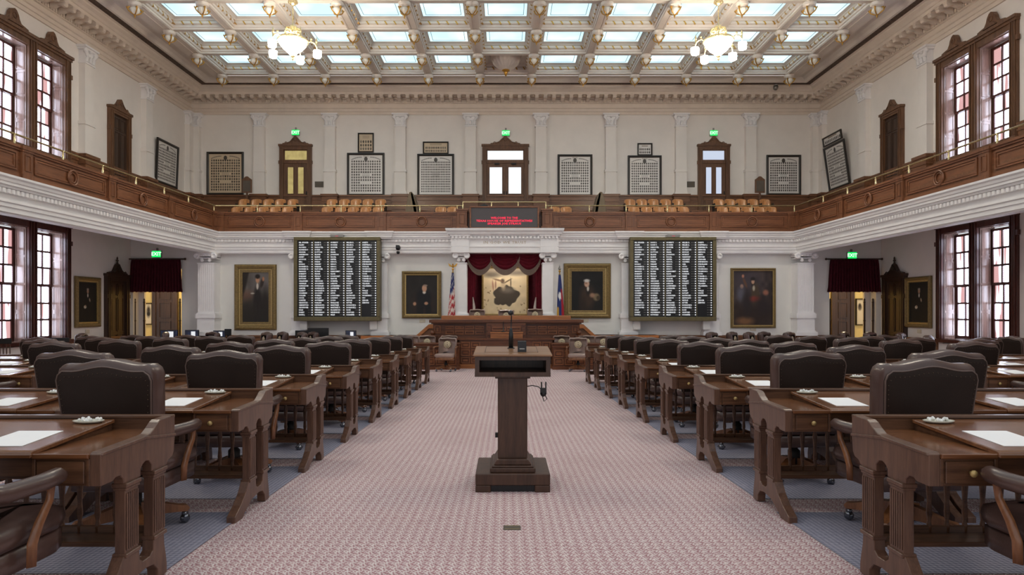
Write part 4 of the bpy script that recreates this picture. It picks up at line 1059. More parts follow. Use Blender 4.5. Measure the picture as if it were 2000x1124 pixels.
# ------------------------------------------------------------------ gallery seats
def build_gseat():
    r = thing('gallery_seat', '', 'seat'); n = 8; v, f = [], []
    for k, (z, t) in enumerate(((.42, 0), (.70, .01), (.78, .015), (.815, .03))):
        for i in range(n + 1):
            u = -1 + 2 * i / n; wz = .205 if k < 3 else .18; zz = z - (.03 * u * u if k >= 2 else 0) - (.02 * abs(u) ** 6 if k > 1 else 0)
            v.append((u * wz, .07 - .07 * u * u + t + .10 * (z - .42), zz))
    for k in range(3):
        for i in range(n): f.append((k * (n + 1) + i, k * (n + 1) + i + 1, (k + 1) * (n + 1) + i + 1, (k + 1) * (n + 1) + i))
    b = MB().add(v, f, 0, True); m2 = [(x, y + .025, z) for x, y, z in v]; n0 = len(b.v); b.add(m2, [q[::-1] for q in f], 0, True)
    rim = [k * (n + 1) for k in range(4)] + [3 * (n + 1) + i for i in range(1, n + 1)] + [k * (n + 1) + n for k in (2, 1, 0)]
    for a, c in zip(rim, rim[1:]): b.f.append((a, c, c + len(v), a + len(v))); b.m.append(0); b.s.append(False)
    obj('backrest', b, 'seat', r)
    obj('seat_board', MB().slab([(-.2, .0), (.2, .0), (.2, .34), (.14, .38), (-.14, .38), (-.2, .34)], [(.01, -.02), (0, 0), (.01, .02)], axis='z').move(0, -.36, .42), 'seat', r)
    for sx in (-1, 1): obj('standard', MB().box(sx * .21, sx * .225, -.16, .12, 0, .46).box(sx * .205, sx * .23, -.2, .13, .46, .60).box(sx * .205, sx * .23, -.2, .16, 0, .03), 'iron', r)
    return r
gs = Series(build_gseat)
blocks = [('block nearest the left corner', (461, 486, 512, 535.5, 560), (474.5, 498.5, 522.5, 546, 570.5)), ('block by the left stair guard', (638, 664, 689, 713.5, 738), (647.5, 671.5, 694.5, 718, 742.5)),
          ('pair left of the red sign', (861, 884), ()), ('pair right of the red sign', (1083, 1106), ()), ('block by the right stair guard', (1239, 1264, 1288, 1312, 1336), (1231, 1254, 1277, 1301, 1325)),
          ('block nearest the right corner', (1413, 1437, 1461, 1486, 1508), (1405, 1427, 1449, 1472.5, 1496))]
for nm, front, rear in blocks:
    for row, pxs, y, z in (('front', front, 24.0, 4.3), ('rear', rear, 25.0, 4.75)):
        for i, px in enumerate(pxs):
            gs.put((X(px, y), y + .05, z), 0, f'orange gallery seat, {row} row, {ORD[i]} from left, {nm}', 'orange wooden gallery seats')
for px0, px1, lab in ((790, 816, 'tall curved brown stair guard board on the left of the central gallery door'), (1158, 1184, 'tall curved brown stair guard board on the right of the central gallery door')):
    y = 24.3; sx = 1 if px0 < 988 else -1
    g = MB().prism([(0, 0), (.62, 0), (.60, .5), (.52, 1.02), (.46, 1.28), (.38, 1.38), (.30, 1.36), (.22, 1.1), (.14, .55)], 'y', -.05, .05)
    g.prism([(.34, 1.32), (.42, 1.34), (.62, .6), (.68, 0), (.58, 0)], 'y', -.05, .9)
    if sx < 0: g.mirror_x()
    tag(obj('stair_guard', g, 'guard', None, (X(784, y) if sx > 0 else X(1192, y), y, 4.3), bevel=.01), lab, 'stair guard', 'curved stair guards')

# ------------------------------------------------------------------ electronic voting boards
NAMES = ["MR. SPEAKER ALLEN ALONZO ALVARADO ANCHIA ANDERSON ASHBY AYCOCK BELL BOHAC BONNEN_D. BONNEN_G. BRANCH BURKETT BURNAM BUTTON CALLEGARI CANALES CAPRIGLIONE CARTER CLARDY COLEMAN COLLIER COOK CORTEZ CRADDICK CREIGHTON CROWNOVER DALE DARBY DAVIS_J.",
 "DAVIS_S. DAVIS_Y. DESHOTEL DUKES DUTTON EILAND ELKINS FALLON FARIAS FARNEY FARRAR FLETCHER FLYNN FRANK FRULLO GEREN GIDDINGS GOLDMAN GONZALES GONZALEZ_M. GONZALEZ_N. GOODEN GUERRA GUILLEN GUTIERREZ HARLESS HARPER-BROWN HERNANDEZ HERRERO HILDERBRAN HOWARD",
 "HUBERTY HUGHES HUNTER ISAAC ISRAEL JOHNSON KACAL KEFFER KING_K. KING_P. KING_S. KING_T. KLEINSCHMIDT KLICK KOLKHORST KRAUSE KUEMPEL LARSON LAUBENBERG LAVENDER LEACH LEWIS LONGORIA LOZANO LUCIO MARQUEZ MARTINEZ MARTINEZ_F. McCLENDON MENENDEZ MILES",
 "MILLER_D. MILLER_R. MOODY MORRISON MUNOZ MURPHY NAISHTAT NEVAREZ OLIVEIRA ORR OTTO PADDIE PARKER PATRICK PEREZ PERRY PHILLIPS PICKETT PITTS PRICE RANEY RATLIFF RAYMOND REYNOLDS RIDDLE RITTER RODRIGUEZ_E. RODRIGUEZ_J. ROSE SANFORD SCHAEFER",
 "SHEETS SHEFFIELD_J. SHEFFIELD_R. SIMMONS SIMPSON SMITH SMITHEE SPRINGER STEPHENSON STRICKLAND TAYLOR THOMPSON_E. THOMPSON_S. TOTH TURNER_C. TURNER_E.S. TURNER_S. VILLALBA VILLARREAL VO WALLE WHITE WORKMAN WU ZEDLER ZERWAS"]
NAMES = [n.replace('MR. SPEAKER', 'MR._SPEAKER').split() for n in NAMES]
def build_vote():
    r = thing('voting_board', '', 'board'); W_, H_ = 2.94, 2.86
    fw = .14
    fm = MB().box(-W_ / 2, W_ / 2, -.12, .2, 0, fw).box(-W_ / 2, W_ / 2, -.12, .2, H_ - fw * .8, H_).box(-W_ / 2, -W_ / 2 + fw * .85, -.12, .2, fw, H_ - fw * .8).box(W_ / 2 - fw * .85, W_ / 2, -.12, .2, fw, H_ - fw * .8)
    obj('frame', fm, 'bronze', r, bevel=.012)
    x0, x1, z0, z1 = -W_ / 2 + fw * .85, W_ / 2 - fw * .85, fw, H_ - fw * .8
    obj('panel', MB().box(x0, x1, -.06, .15, z0, z1), 'board', r)
    cw = (x1 - x0) / 5; rh = (z1 - z0 - .06) / 31
    dots, bars = MB(), MB()
    for c in range(5):
        if c: obj('divider', MB().box(x0 + c * cw - .012, x0 + c * cw + .012, -.075, -.06, z0, z1), 'bronze', r)
        for k, nmx in enumerate(NAMES[c]):
            t = text_mb(nmx.replace('_', ' '), rh * .72, align='LEFT', bold=.0025, res=0)
            xs = [v[0] for v in t.v]; s_ = min(1.0, cw * .60 / (max(xs) - min(xs)))
            t.v = [(x * s_, y, z) for x, y, z in t.v]
            obj('name', t, 'names', r, (x0 + c * cw + .045, -.0635, z1 - .03 - (k + .5) * rh))
        for k in range(31):
            zc = z1 - .03 - (k + .5) * rh; xr = x0 + (c + 1) * cw - .045
            dots.box(xr - .018, xr + .018, -.066, -.06, zc - .018, zc + .018)
            for q in (1, 2): bars.box(xr - q * .06 - .02, xr - q * .06 + .02, -.064, -.06, zc - .006, zc + .006)
    obj('vote_lamp', dots, 'names', r, kind='stuff'); obj('vote_mark', bars, 'steel', r, kind='stuff')
    for e in (-1.2, 1.2): obj('mount_bracket', MB().box(e - .12, e + .12, .1, .3, -.3, .3), 'wall_low', r)
    return r
vt = Series(build_vote)
for px, lab in ((659.5, 'large black voting board of white names between standing and seated portraits'), (1313.5, 'large black voting board of white names between hat portrait and battle painting')):
    y = 22.45; o = vt.put((X(px, y), y, Z(627.5, y - .1)), 0, lab, 'electronic voting boards')
    b = MB().box(-.22, .22, -.10, .06, 0, .05).prism([(-.25, .05), (.25, .05), (.20, .085), (-.20, .085)], 'y', -.12, .06)
    cl = thing('count_display', f'small dim red counter on top of the {"left" if px < 988 else "right"} voting board', 'display', (X(px, y), y - .02, Z(627.5, y - .1) + 2.865), 0, 'red vote counters')
    obj('housing', b, 'steel', cl); obj('digits', text_mb('88 88', .04), 'led', cl, (0, -.104, .025))
# security cameras
def security_camera(loc, lab, dome=False):
    r = thing('security_camera', lab, 'camera', loc)
    if dome:
        obj('dome', MB().lathe([(.09, .08), (.10, .0), (.085, -.06), (.045, -.10), (.001, -.115)], n=12), 'steel', r); obj('bracket', MB().box(-.05, .05, -.02, .3, .06, .14), 'white', r)
    else:
        obj('bracket', MB().tube([(0, .2, .1), (0, .02, .1), (0, 0, 0)], .02, 6), 'white', r); obj('camera_body', MB().lathe([(.07, .07), (.085, .0), (.07, -.07), (.03, -.09)], n=10).box(-.06, .06, -.13, .05, -.02, .08), 'black', r, bevel=.01)
        obj('lower_lens', MB().lathe([(.05, -.12), (.06, -.16), (.04, -.21), (.001, -.22)], n=10), 'black', r)
    return r
security_camera((X(777, 22.4), 22.45, Z(484, 22.4)), 'black security camera on the white entablature beside the voting board')
security_camera((X(1514, 26.6), 26.55, Z(172, 26.6)), 'grey dome camera under the ceiling cornice', True)
# ------------------------------------------------------------------ speaker's niche
m = MB(); m.box(-1.9, 1.9, 24.2, 24.3, -.6, 3.4); m.box(-1.9, -1.4, 23.35, 24.2, -.6, 3.4); m.box(1.4, 1.9, 23.35, 24.2, -.6, 3.4); m.box(-1.4, 1.4, 23.35, 24.2, 3.28, 3.4)
obj('wall_niche', m, 'maroon_dk', kind=S)
def hide_flag(U, V):
    im = mottle(paint_base(U, V, (222, 204, 166)), .10, 10); im = blob(im, U, V, .5, 1.0, .7, .14, (170, 156, 134), .5); im = blob(im, U, V, .2, .86, .2, .06, (120, 110, 96), .6); im = blob(im, U, V, .75, .9, .22, .05, (130, 120, 104), .6)
    ang = np.arctan2(V - .40, (U - .52) * 1.1); d = np.hypot((U - .52) / .30, (V - .40) / .22)
    edge = 1 + .08 * np.sin(ang * 5 + 1) + .06 * np.sin(ang * 9) + .10 * (np.abs(ang + 2.6) < .35)
    a = np.clip((edge - d) / .06, 0, 1)[..., None]; im = im * (1 - a) + np.array((72, 64, 54)) / 255 * a
    im = blob(im, U, V, .56, .52, .14, .06, (112, 104, 92), .6); im = blob(im, U, V, .46, .66, .05, .12, (196, 176, 144), .5); im = blob(im, U, V, .44, .72, .04, .045, (84, 70, 56), .4)
    im = blob(im, U, V, .34, .74, .12, .018, (140, 112, 88), .4, -.25); im = blob(im, U, V, .56, .72, .10, .014, (110, 92, 72), .4, .5); im = blob(im, U, V, .63, .68, .012, .10, (92, 78, 62), .4); im = blob(im, U, V, .22, .62, .018, .11, (176, 130, 108), .4, .1); im = blob(im, U, V, .28, .64, .014, .09, (150, 104, 86), .4)
    r2 = random.Random(5)
    for k in range(46):
        u, v_ = r2.random(), r2.uniform(.03, .62)
        if .2 < u < .84 and v_ > .16: continue
        im = blob(im, U, V, u, v_, .014 + .012 * r2.random(), .006 + .008 * r2.random(), (140, 116, 84), .4, r2.random() * 3)
    return im
(x, z), w, h = wall_pic(940, 528, 1033, 618, 24.1)
painting('gilt framed cream banner with dark torn patch, behind the speaker chairs', (x, 24.12, z), 0, w, h + .15, hide_flag, .09)
def swag_set():
    r = thing('swag_curtain', 'crimson velvet swag valance with taupe fringe over the speaker niche', 'curtain', (0, 22.86, 0))
    for k, (pa, pb) in enumerate(((913, 962), (958, 1015), (1009, 1056))):
        y = 22.85; xa, xb = X(pa, y), X(pb, y); zt, zb = Z(489, y), Z(527, y); n, mm = 26, 22; v, f = [], []
        def P(i, j, ext=0.0):
            u = i / n; t = j / mm; q = 1 - (2 * u - 1) ** 2
            side = zt - .62 * abs(2 * u - 1) ** 1.4 * 0
            sag = (zt - zb) * (.06 + .94 * t) * (q ** .7) + .02
            z = zt - sag - t * .16 * (1 - q) 
            x = xa + (xb - xa) * (u + .02 * math.sin(u * PI * 2) * t)
            return (x, -.05 - .07 * q * (1 - .3 * t) - .055 * math.sin(t * PI * 10) * q - (.02 if k == 1 else 0), z - ext)
        for j in range(mm + 1):
            for i in range(n + 1): v.append(P(i, j))
        for j in range(mm):
            for i in range(n): f.append((j * (n + 1) + i, j * (n + 1) + i + 1, (j + 1) * (n + 1) + i + 1, (j + 1) * (n + 1) + i))
        sw = obj('swag', MB().add(v, f, 0, True), 'maroon', r)
        fv, ff = [], []; N = 90
        for i in range(N + 1):
            u = i * n / N; a = P(u, mm); o = .008 * (1 if i % 2 else -1)
            fv += [(a[0], a[1] - .012 + o, a[2] + .01), (a[0], a[1] - .03 + o, a[2] - .10), (a[0], a[1] - .015 + o, a[2] - .20 + .012 * (i % 3))]
        for i in range(N):
            for q in (0, 1): ff.append((3 * i + q, 3 * i + 3 + q, 3 * i + 4 + q, 3 * i + 1 + q))
        obj('fringe', MB().add(fv, ff), 'fringe', sw)
    obj('pelmet', MB().box(-1.36, 1.30, 0, .04, Z(491, 22.9), 3.34), 'maroon_dk', r)
    for sx, (pa, pb) in ((-1, (908, 930)), (1, (1044, 1062))):
        xa, xb = X(pa, 23), X(pb, 23); n = 22; v, f = [], []
        for j, z in enumerate((Z(495, 23), 2.2, 1.6, 1.1, .8)):
            for i in range(n + 1):
                u = i / n; q = (u if sx < 0 else 1 - u); pinch = 1 - .25 * (j / 4) * 1.0
                xx = (xa + (xb - xa) * pinch * u) if sx < 0 else (xb - (xb - xa) * pinch * (1 - u))
                v.append((xx, .10 + .03 * math.sin(i * 1.6), z))
        for j in range(4):
            for i in range(n): f.append((j * (n + 1) + i, j * (n + 1) + i + 1, (j + 1) * (n + 1) + i + 1, (j + 1) * (n + 1) + i))
        dr = obj('drape', MB().add(v, f, 0, True), 'maroon', r)
        e = MB(); xx = X(925 if sx < 0 else 1045.5, 23)
        e.tube([(xx + sx * .02, .08, 1.75), (xx - sx * .02, .07, 1.4), (xx, .07, 1.1), (xx + sx * .04, .07, .8)], [.02, .05, .045, .06], 6, sx=.7); obj('drape_lining', e, 'lining', dr)
    return r
swag_set()
nl = bpy.data.lights.new('niche_fill', 'POINT'); nl.energy = 30; nl.color = (1, .92, .8); nl.shadow_soft_size = .15  # unseen point light added to brighten the framed banner
no = bpy.data.objects.new('niche_fill', nl); no.location = (0, 23.25, 3.1); link(no)

def flagpole(px, lab, kind):
    y = 22.3; B = FZ(y) + .085; r = thing('flag', lab, 'flag', (X(px, y), y, B))
    zt = Z(528 if kind else 524, y) - B
    obj('pole', MB().lathe([(.18, -.08), (.16, -.05), (.02, -.02), (.016, zt - .08), (.04, zt - .06), (.03, zt)], n=8), 'gold', r)
    if not kind:
        e = MB().sphere((0, 0, zt + .06), .05, 8).sphere((0, -.03, zt + .12), .03, 6)
        for sx in (-1, 1): e.prism([(sx * .01, zt + .02), (sx * .06, zt + .10), (sx * .16, zt + .17), (sx * .12, zt + .06)], 'y', -.015, .015)
        obj('eagle', e, 'gold', r)
    else: obj('finial', MB().sphere((0, 0, zt + .05), .05, 10).lathe([(.03, zt + .09), (.02, zt + .13), (.001, zt + .2)], n=8), 'steel', r)
    n, mm = 28, 26; v, f, cl = [], [], []
    z1, z0 = zt - .12, Z(618, y) - B
    for j in range(mm + 1):
        t = j / mm; z = z1 + (z0 - z1) * t; R = .025 + .085 * t ** .8
        for i in range(n):
            a = 2 * PI * i / n; q = R * (1 + .28 * math.sin(a * 5 + t * 2)); dx = (-.05 if kind == 0 else .02) * t
            v.append((q * math.cos(a) + dx, q * .6 * math.sin(a) - .02, z))
            s_ = math.sin(a * 5 + t * 2 + 1.2)
            u = (a / (2 * PI)) % 1
            if t < .03: c = (200, 160, 60)
            elif kind == 0:
                if t < .42 + .10 * math.cos(a + 2.4): c = (40, 46, 96) if (i * 7 + j * 5) % 9 else (226, 222, 216)
                else: c = (168, 36, 46) if int(t * 11 + u * 6 + .6 * math.sin(a * 3)) % 2 else (220, 204, 194)
            else:
                c = (40, 52, 104) if math.cos(a - PI) > -.35 or t < .35 else (164, 34, 48)
                if abs(t - .52) < .11 - abs(u - .73) * .9 and abs(u - .73) < .09: c = (226, 226, 226)
                if t > .80 and math.cos(a - PI) > .55: c = (196, 150, 60)
            cl.append(c)
    for j in range(mm):
        for i in range(n): f.append((j * n + i, j * n + (i + 1) % n, (j + 1) * n + (i + 1) % n, (j + 1) * n + i))
    mb = MB().add(v, f, 0, True); me = mb.mesh('cloth', 'cloth')
    at = me.color_attributes.new('Col', 'FLOAT_COLOR', 'POINT'); arr = np.ones((len(v), 4), dtype=np.float32); arr[:, :3] = [lin(c) for c in cl]; at.data.foreach_set('color', arr.ravel())
    obj('cloth', me, None, r)
flagpole(884.5, 'furled red, white and blue striped flag on a pole with gilt eagle', 0)
flagpole(1093, 'furled blue and red flag with one white star on a pole', 1)

# ------------------------------------------------------------------ rostrum
RB = FZ(20.3)
def slabtop(m, x0, x1, y0, y1, z, t=.05, o=.04):
    m.box(x0 - o, x1 + o, y0 - o, y1, z - t, z); m.box(x0 - o * .4, x1 + o * .4, y0 - o * .4, y1, z - t - .04, z - t)
ro = thing('rostrum', 'long carved wooden rostrum desk raised on a panelled base', 'rostrum', (0, 20.6, RB))
def RP(px, py, y=20.5): return X(px, y), Z(py, y) - RB
def rbox(m, px0, px1, py0, py1, y0, y1, yy=None):
    a, z1 = RP(px0, py0, y0); b, z0 = RP(px1, py1, y0); m.box(a, b, y0 - 20.6, y1 - 20.6, z0, z1)
m = MB(); rbox(m, 862, 1115, 617, 625.5, 20.7, 21.3); m2 = m
obj('desk_top', m, 'dais_top', ro, bevel=.012)
m = MB(); rbox(m, 838, 1140, 625, 631, 20.4, 21.4); rbox(m, 842, 1136, 630.5, 633, 20.45, 21.4); obj('cornice', m, 'dais', ro, bevel=.01)
m = MB(); rbox(m, 846, 1132, 633, 663, 20.6, 21.4); m.box(-2.35, 2.35, 20.6 - 20.6, .8, 0, Z(662, 20.6) - RB); obj('body', m, 'dais', ro)
def rpanel(px0, px1, py0, py1, y, mat='dais_lit'):
    a, z1 = RP(px0, py0, y); b, z0 = RP(px1, py1, y); t = .035; yy = y - 20.6; m = MB()
    m.box(a, b, yy - .03, yy, z0, z0 + t); m.box(a, b, yy - .03, yy, z1 - t, z1); m.box(a, a + t, yy - .03, yy, z0, z1); m.box(b - t, b, yy - .03, yy, z0, z1); m.box(a + .07, b - .07, yy - .015, yy, z0 + .07, z1 - .07)
    obj('panel', m, mat, ro, bevel=.004)
for a, b in ((870, 887), (889, 906), (908, 926), (928, 946), (1030, 1048), (1050, 1068), (1070, 1088), (1090, 1108)):
    rpanel(a, b, 646, 654, 20.6); rpanel(a, b, 637, 644, 20.6)
for a, b in ((848, 861), (1117, 1130)): rpanel(a, b, 636, 652, 20.6)
m = MB(); rbox(m, 950, 1027, 632, 664, 20.25, 20.6); obj('centre_block', m, 'dais', ro)
for a in (952, 1019):
    m = MB(); rbox(m, a, a + 7, 633, 636, 20.16, 20.3); rbox(m, a + 1, a + 6, 636, 652, 20.2, 20.3); rbox(m, a, a + 7, 652, 655, 20.17, 20.3); obj('bracket_pilaster', m, 'dais', ro)
rpanel(961, 988, 639, 647, 20.25); rpanel(990, 1017, 639, 647, 20.25)
m = MB(); rbox(m, 957, 1022, 649, 651, 20.10, 20.3); rbox(m, 958, 1021, 651, 662, 20.15, 20.3); obj('reading_shelf', m, 'dais_top', ro)
m = MB(); rbox(m, 892, 1084, 661.5, 664.5, 20.02, 20.6); rbox(m, 897, 1079, 664.5, 722, 20.08, 20.6); obj('lower_tier', m, 'dais', ro)
for k, (a, b) in enumerate(((900, 918), (920, 938), (1040, 1057), (1059, 1075))):
    for q in range(3): rpanel(a, b, 668 + q * 15, 681 + q * 15, 20.08)
m = MB(); rbox(m, 898, 1077, 712, 722, 20.0, 20.1); obj('plinth', m, 'dais_top', ro)
tag(obj('small_light', MB().lathe([(.05, 0), (.06, .02), (.015, .04), (.01, .3), (.02, .32)], n=8).box(-.06, .06, -.04, .04, .0, .03), 'black', None, (X(983, 20.05), 20.16, Z(649, 20.16))), 'thin black reading microphone on the rostrum shelf', 'microphone')

# stair parapets either side with newel posts, and the low rail along the wall
for sd in (-1, 1):
    y = 22.4; g = lambda px: X(px, y); q = lambda py: Z(py, y)
    pts = [(706, 656), (813, 656), (838, 634), (850, 634), (850, 712), (706, 712)] if sd < 0 else [(1285, 655), (1162, 655), (1139, 634), (1127, 634), (1127, 712), (1285, 712)]
    m = MB().prism([(g(a), q(b)) for a, b in pts], 'y', y - .05, y + .5)
    sp = thing('stair_parapet', f'panelled wooden stair parapet rising to the {"left" if sd < 0 else "right"} end of the rostrum', 'parapet', (0, 0, 0), 0, 'rostrum stair parapets')
    obj('panelling', m, 'wain', sp)
    c = MB()
    for (a, b) in zip(pts[:3], pts[1:4]):
        p0, p1 = (g(a[0]), q(a[1])), (g(b[0]), q(b[1])); nx, nz = 0, .10
        c.prism([p0, p1, (p1[0], p1[1] - .14), (p0[0], p0[1] - .14)][::1], 'y', y - .12, y + .5)
    obj('handrail', c, 'dais_top', sp)
    r = thing('newel_post', f'wooden newel post with ball top at the {"left" if sd < 0 else "right"} rostrum stair', 'post', (X(845 if sd < 0 else 1131, 20.5), 20.48, FZ(20.5)), 0, 'rostrum newel posts')
    zt = Z(656, 20.5) - FZ(20.5)
    obj('shaft', MB().box(-.09, .09, -.09, .09, 0, zt - .05).box(-.12, .12, -.12, .12, zt - .05, zt).box(-.11, .11, -.11, .11, 0, .15), 'dais', r, bevel=.006)
    obj('ball', MB().sphere((0, 0, zt + .09), .075, 12).lathe([(.06, zt), (.03, zt + .03)], n=10), 'dais', r)

# clerk counters in front of the rostrum
for sd, (pa, pb) in ((-1, (806, 897)), (1, (1079, 1170))):
    y = 19.45; x0, x1 = X(pa, y), X(pb, y); zf = FZ(y); zt = Z(671, y) - zf
    r = thing('clerk_counter', f'dark panelled wooden clerk counter on the {"left" if sd < 0 else "right"} of the rostrum', 'counter', ((x0 + x1) / 2, y, zf), 0, 'clerk counters'); h = (x1 - x0) / 2
    obj('top', MB().box(-h - .03, h + .03, -.04, .55, zt - .05, zt).box(-h, h, -.01, .5, zt - .14, zt - .05), 'dais', r, bevel=.008)
    obj('carcass', MB().box(-h + .02, h - .02, .02, .5, 0, zt - .14).box(-h, h, 0, .5, 0, .10), 'dais', r)
    n = 4
    for k in range(n):
        a = -h + .05 + k * (2 * h - .1) / n; b = a + (2 * h - .1) / n - .04
        for q in range(2):
            z0 = .14 + q * (zt - .32) / 2; z1 = z0 + (zt - .32) / 2 - .03; t = .03
            obj('panel', MB().box(a, b, -.01, .02, z0, z0 + t).box(a, b, -.01, .02, z1 - t, z1).box(a, a + t, -.01, .02, z0, z1).box(b - t, b, -.01, .02, z0, z1).box(a + .06, b - .06, .0, .02, z0 + .06, z1 - .06), 'dais_lit', r)
# ------------------------------------------------------------------ members' desks
LEDGE1, RS, DD = 3.53, 1.485, 0.645       # first back ledge, row spacing, desk depth
def ledge(n): return LEDGE1 + RS * (n - 1)
DW = 1.145
def desk_builder(sd):
    def M2(m): return m if sd > 0 else m.mirror_x()
    def end_panel(inner):
        m = MB()
        pts = [(0, .60), (0, .742), (.015, .748), (.34, .752), (.40, .758), (.44, .778), (.475, .802), (.50, .812), (.645, .814), (.645, .69), (.635, .62), (.62, .598), (.575, .585), (.56, .565),
               (.415, .565), (.415, .60), (.39, .625), (.362, .63), (.335, .62), (.315, .60), (.315, .565), (.175, .565), (.170, .59), (.145, .612), (.11, .612), (.09, .60)]
        m.prism(pts, 'x', 0, .05)
        m.prism([(0.0, .735), (.01, .75), (.35, .755), (.35, .738)], 'x', -.008, .05); m.prism([(.34, .740), (.645, .70), (.645, .715), (.34, .755)], 'x', -.008, .05)
        m.prism([(.30, .225), (.305, .165), (.335, .145), (.395, .145), (.425, .165), (.43, .225), (.53, .225), (.535, .16), (.55, .10), (.56, .05), (.56, 0), (.475, 0), (.47, .05), (.43, .09), (.36, .10), (.22, .085), (.10, .03), (.06, 0), (-.06, 0), (-.06, .05), (.04, .10), (.12, .16), (.17, .225)], 'x', -.002, .056)
        for y0 in (.185, .43):
            y1 = y0 + .11
            m.box(.0, .05, y0, y1, .22, .57); m.box(-.012, .062, y0 - .008, y1 + .008, .545, .565); m.box(-.006, .056, y0 - .004, y1 + .004, .53, .545); m.box(-.010, .060, y0 - .006, y1 + .006, .215, .235)
            for k in range(6):
                yy = y0 + .006 + k * .0175; m.box(-.006, 0, yy, yy + .010, .25, .515)
        return m
    def b():
        r = thing('writing_desk', '', 'desk')
        obj('end_panel', M2(end_panel(1)), 'desk_v', r, bevel=.004)
        e = end_panel(0); e.v = [(DW - x, y, z) for x, y, z in e.v]; e.f = [q[::-1] for q in e.f]
        obj('end_panel', M2(e), 'desk_v', r)
        obj('tray', M2(MB().box(.05, .30, -.008, .62, .722, .742).box(.05, .30, -.014, 0, .726, .746)), 'desk_lid', r, bevel=.003)
        ld = MB().prism([(-.02, .735), (-.02, .755), (.0, .760), (.60, .797), (.60, .777)], 'x', .295, DW - .03)
        ld.prism([(-.028, .728), (-.028, .748), (-.015, .752), (-.015, .735)], 'x', .29, DW - .025)
        obj('lid', M2(ld), 'desk_lid', r, bevel=.004)
        obj('lid_case', M2(MB().prism([(.02, .64), (.02, .737), (.60, .777), (.60, .64)], 'x', .31, DW - .05)), 'desk', r)
        obj('ledge', M2(MB().box(.02, DW - .02, .615, .64, .60, .808).box(0, DW, .605, .648, .80, .816)), 'desk', r, bevel=.003)
        dr = obj('drawer', M2(MB().box(.05, .30, .01, .60, .60, .722).box(.075, .285, .0, .015, .612, .71).box(.05, .065, .0, .01, .60, .722).box(.29, .305, .0, .01, .60, .722)), 'desk', r, bevel=.003)
        obj('knob', M2(MB().lathe([(.006, 0), (.006, .012), (.016, .02), (.016, .028), (.001, .034)], (.18, .0, .662), 10, axis='y')), 'goldin', dr)
        obj('apron', M2(MB().box(.30, DW - .05, .03, .05, .625, .735)), 'desk', r)
        obj('stretcher', M2(MB().box(.05, DW - .05, .44, .60, .175, .20).box(.05, DW - .05, .585, .605, .15, .235)), 'desk', r, bevel=.003)
        sp = MB().lathe([(.012, .20), (.014, .24), (.010, .26), (.017, .30), (.012, .36), (.016, .42), (.019, .46), (.011, .50), (.013, .53), (.010, .56), (.014, .60)], n=6).mesh('spindle', 'desk')
        for k in range(11): obj('spindle', sp, None, r, (sd * (.10 + k * (DW - .2) / 10), .595, 0))
        return r
    return b
def dish_builder():
    r = thing('candy_dish', '', 'dish')
    obj('glass_tray', MB().lathe([(.03, 0), (.06, .003), (.074, .012), (.070, .014), (.06, .007), (.001, .005)], n=16, sx=1.1, sy=.62), 'dish', r)
    rr = random.Random(2); c = MB()
    for k in range(18): c.sphere((rr.uniform(-.05, .05), rr.uniform(-.026, .026), .012 + rr.random() * .010), .0085, 6)
    obj('sweets', c, 'candy', r, kind='stuff')
    return r
def paper_builder(): return tag(obj('paper_sheet', MB().box(-.108, .108, -.14, .14, 0, .0015), 'paper'), '', 'paper')
DESK = {s: Series(desk_builder(s)) for s in (-1, 1)}; DISH, PAPER = Series(dish_builder), Series(paper_builder)

# ------------------------------------------------------------------ chairs
def backrest_outline(hw, hb, z0, zt, bump_):
    """closed outline (x, z) counter-clockwise seen from +y.. tapering to the base, camel-backed top"""
    pts = [(-hb, z0)]
    n = 6
    for i in range(1, n): pts.append((-hb - (hw - hb) * i / n, z0 + (zt - .06 - z0) * i / n))
    pts += [(-hw, zt - .055), (-hw + .012, zt - .022), (-hw + .04, zt)]
    for i in range(1, 16):
        u = -1 + 2 * i / 16; pts.append((u * (hw - .04), zt + bump_ * (.5 + .5 * math.cos(PI * min(1, abs(u) / .82))) ** .8 - .004 * math.sin(PI * abs(u)) ** 2))
    pts += [(hw - .04, zt), (hw - .012, zt - .022), (hw, zt - .055)]
    for i in range(n - 1, 0, -1): pts.append((hb + (hw - hb) * i / n, z0 + (zt - .06 - z0) * i / n))
    pts.append((hb, z0))
    return pts
def seal_mesh(R):
    m = MB().lathe([(R, 0), (R, .004), (.001, .004)], n=28, axis='y'); 
    m.torus((0, -.005, 0), R * .66, R * .035, 24, 4, mat=1); m.torus((0, -.005, 0), R * .96, R * .03, 24, 4, mat=1)
    st = []
    for k in range(10):
        a = PI / 2 + k * PI / 5; q = R * (.36 if k % 2 == 0 else .15); st.append((q * math.cos(a), q * math.sin(a) - R * .08))
    m.prism(st, 'y', -.007, 0, 1)
    m.torus((0, -.005, R * -.05), R * .46, R * .05, 18, 4, mat=1)
    m.prism([(0, R * .62), (R * .2, R * .3), (-R * .2, R * .3)], 'y', -.006, 0, 1)
    for k in range(12):
        a = 2 * PI * k / 12 + .2; c, s = math.cos(a) * R * .81, math.sin(a) * R * .81; m.prism([(c - .006, s - .009), (c + .006, s - .009), (c + .006, s + .009), (c - .006, s + .009)], 'y', -.006, 0, 1)
    return m.mesh('seal', ['seal', 'seal_ink'])
SEAL = seal_mesh(.11)
LEAN = .13
def lean(p): return (p[0], p[1] - (p[2] - .45) * LEAN - .21, p[2])
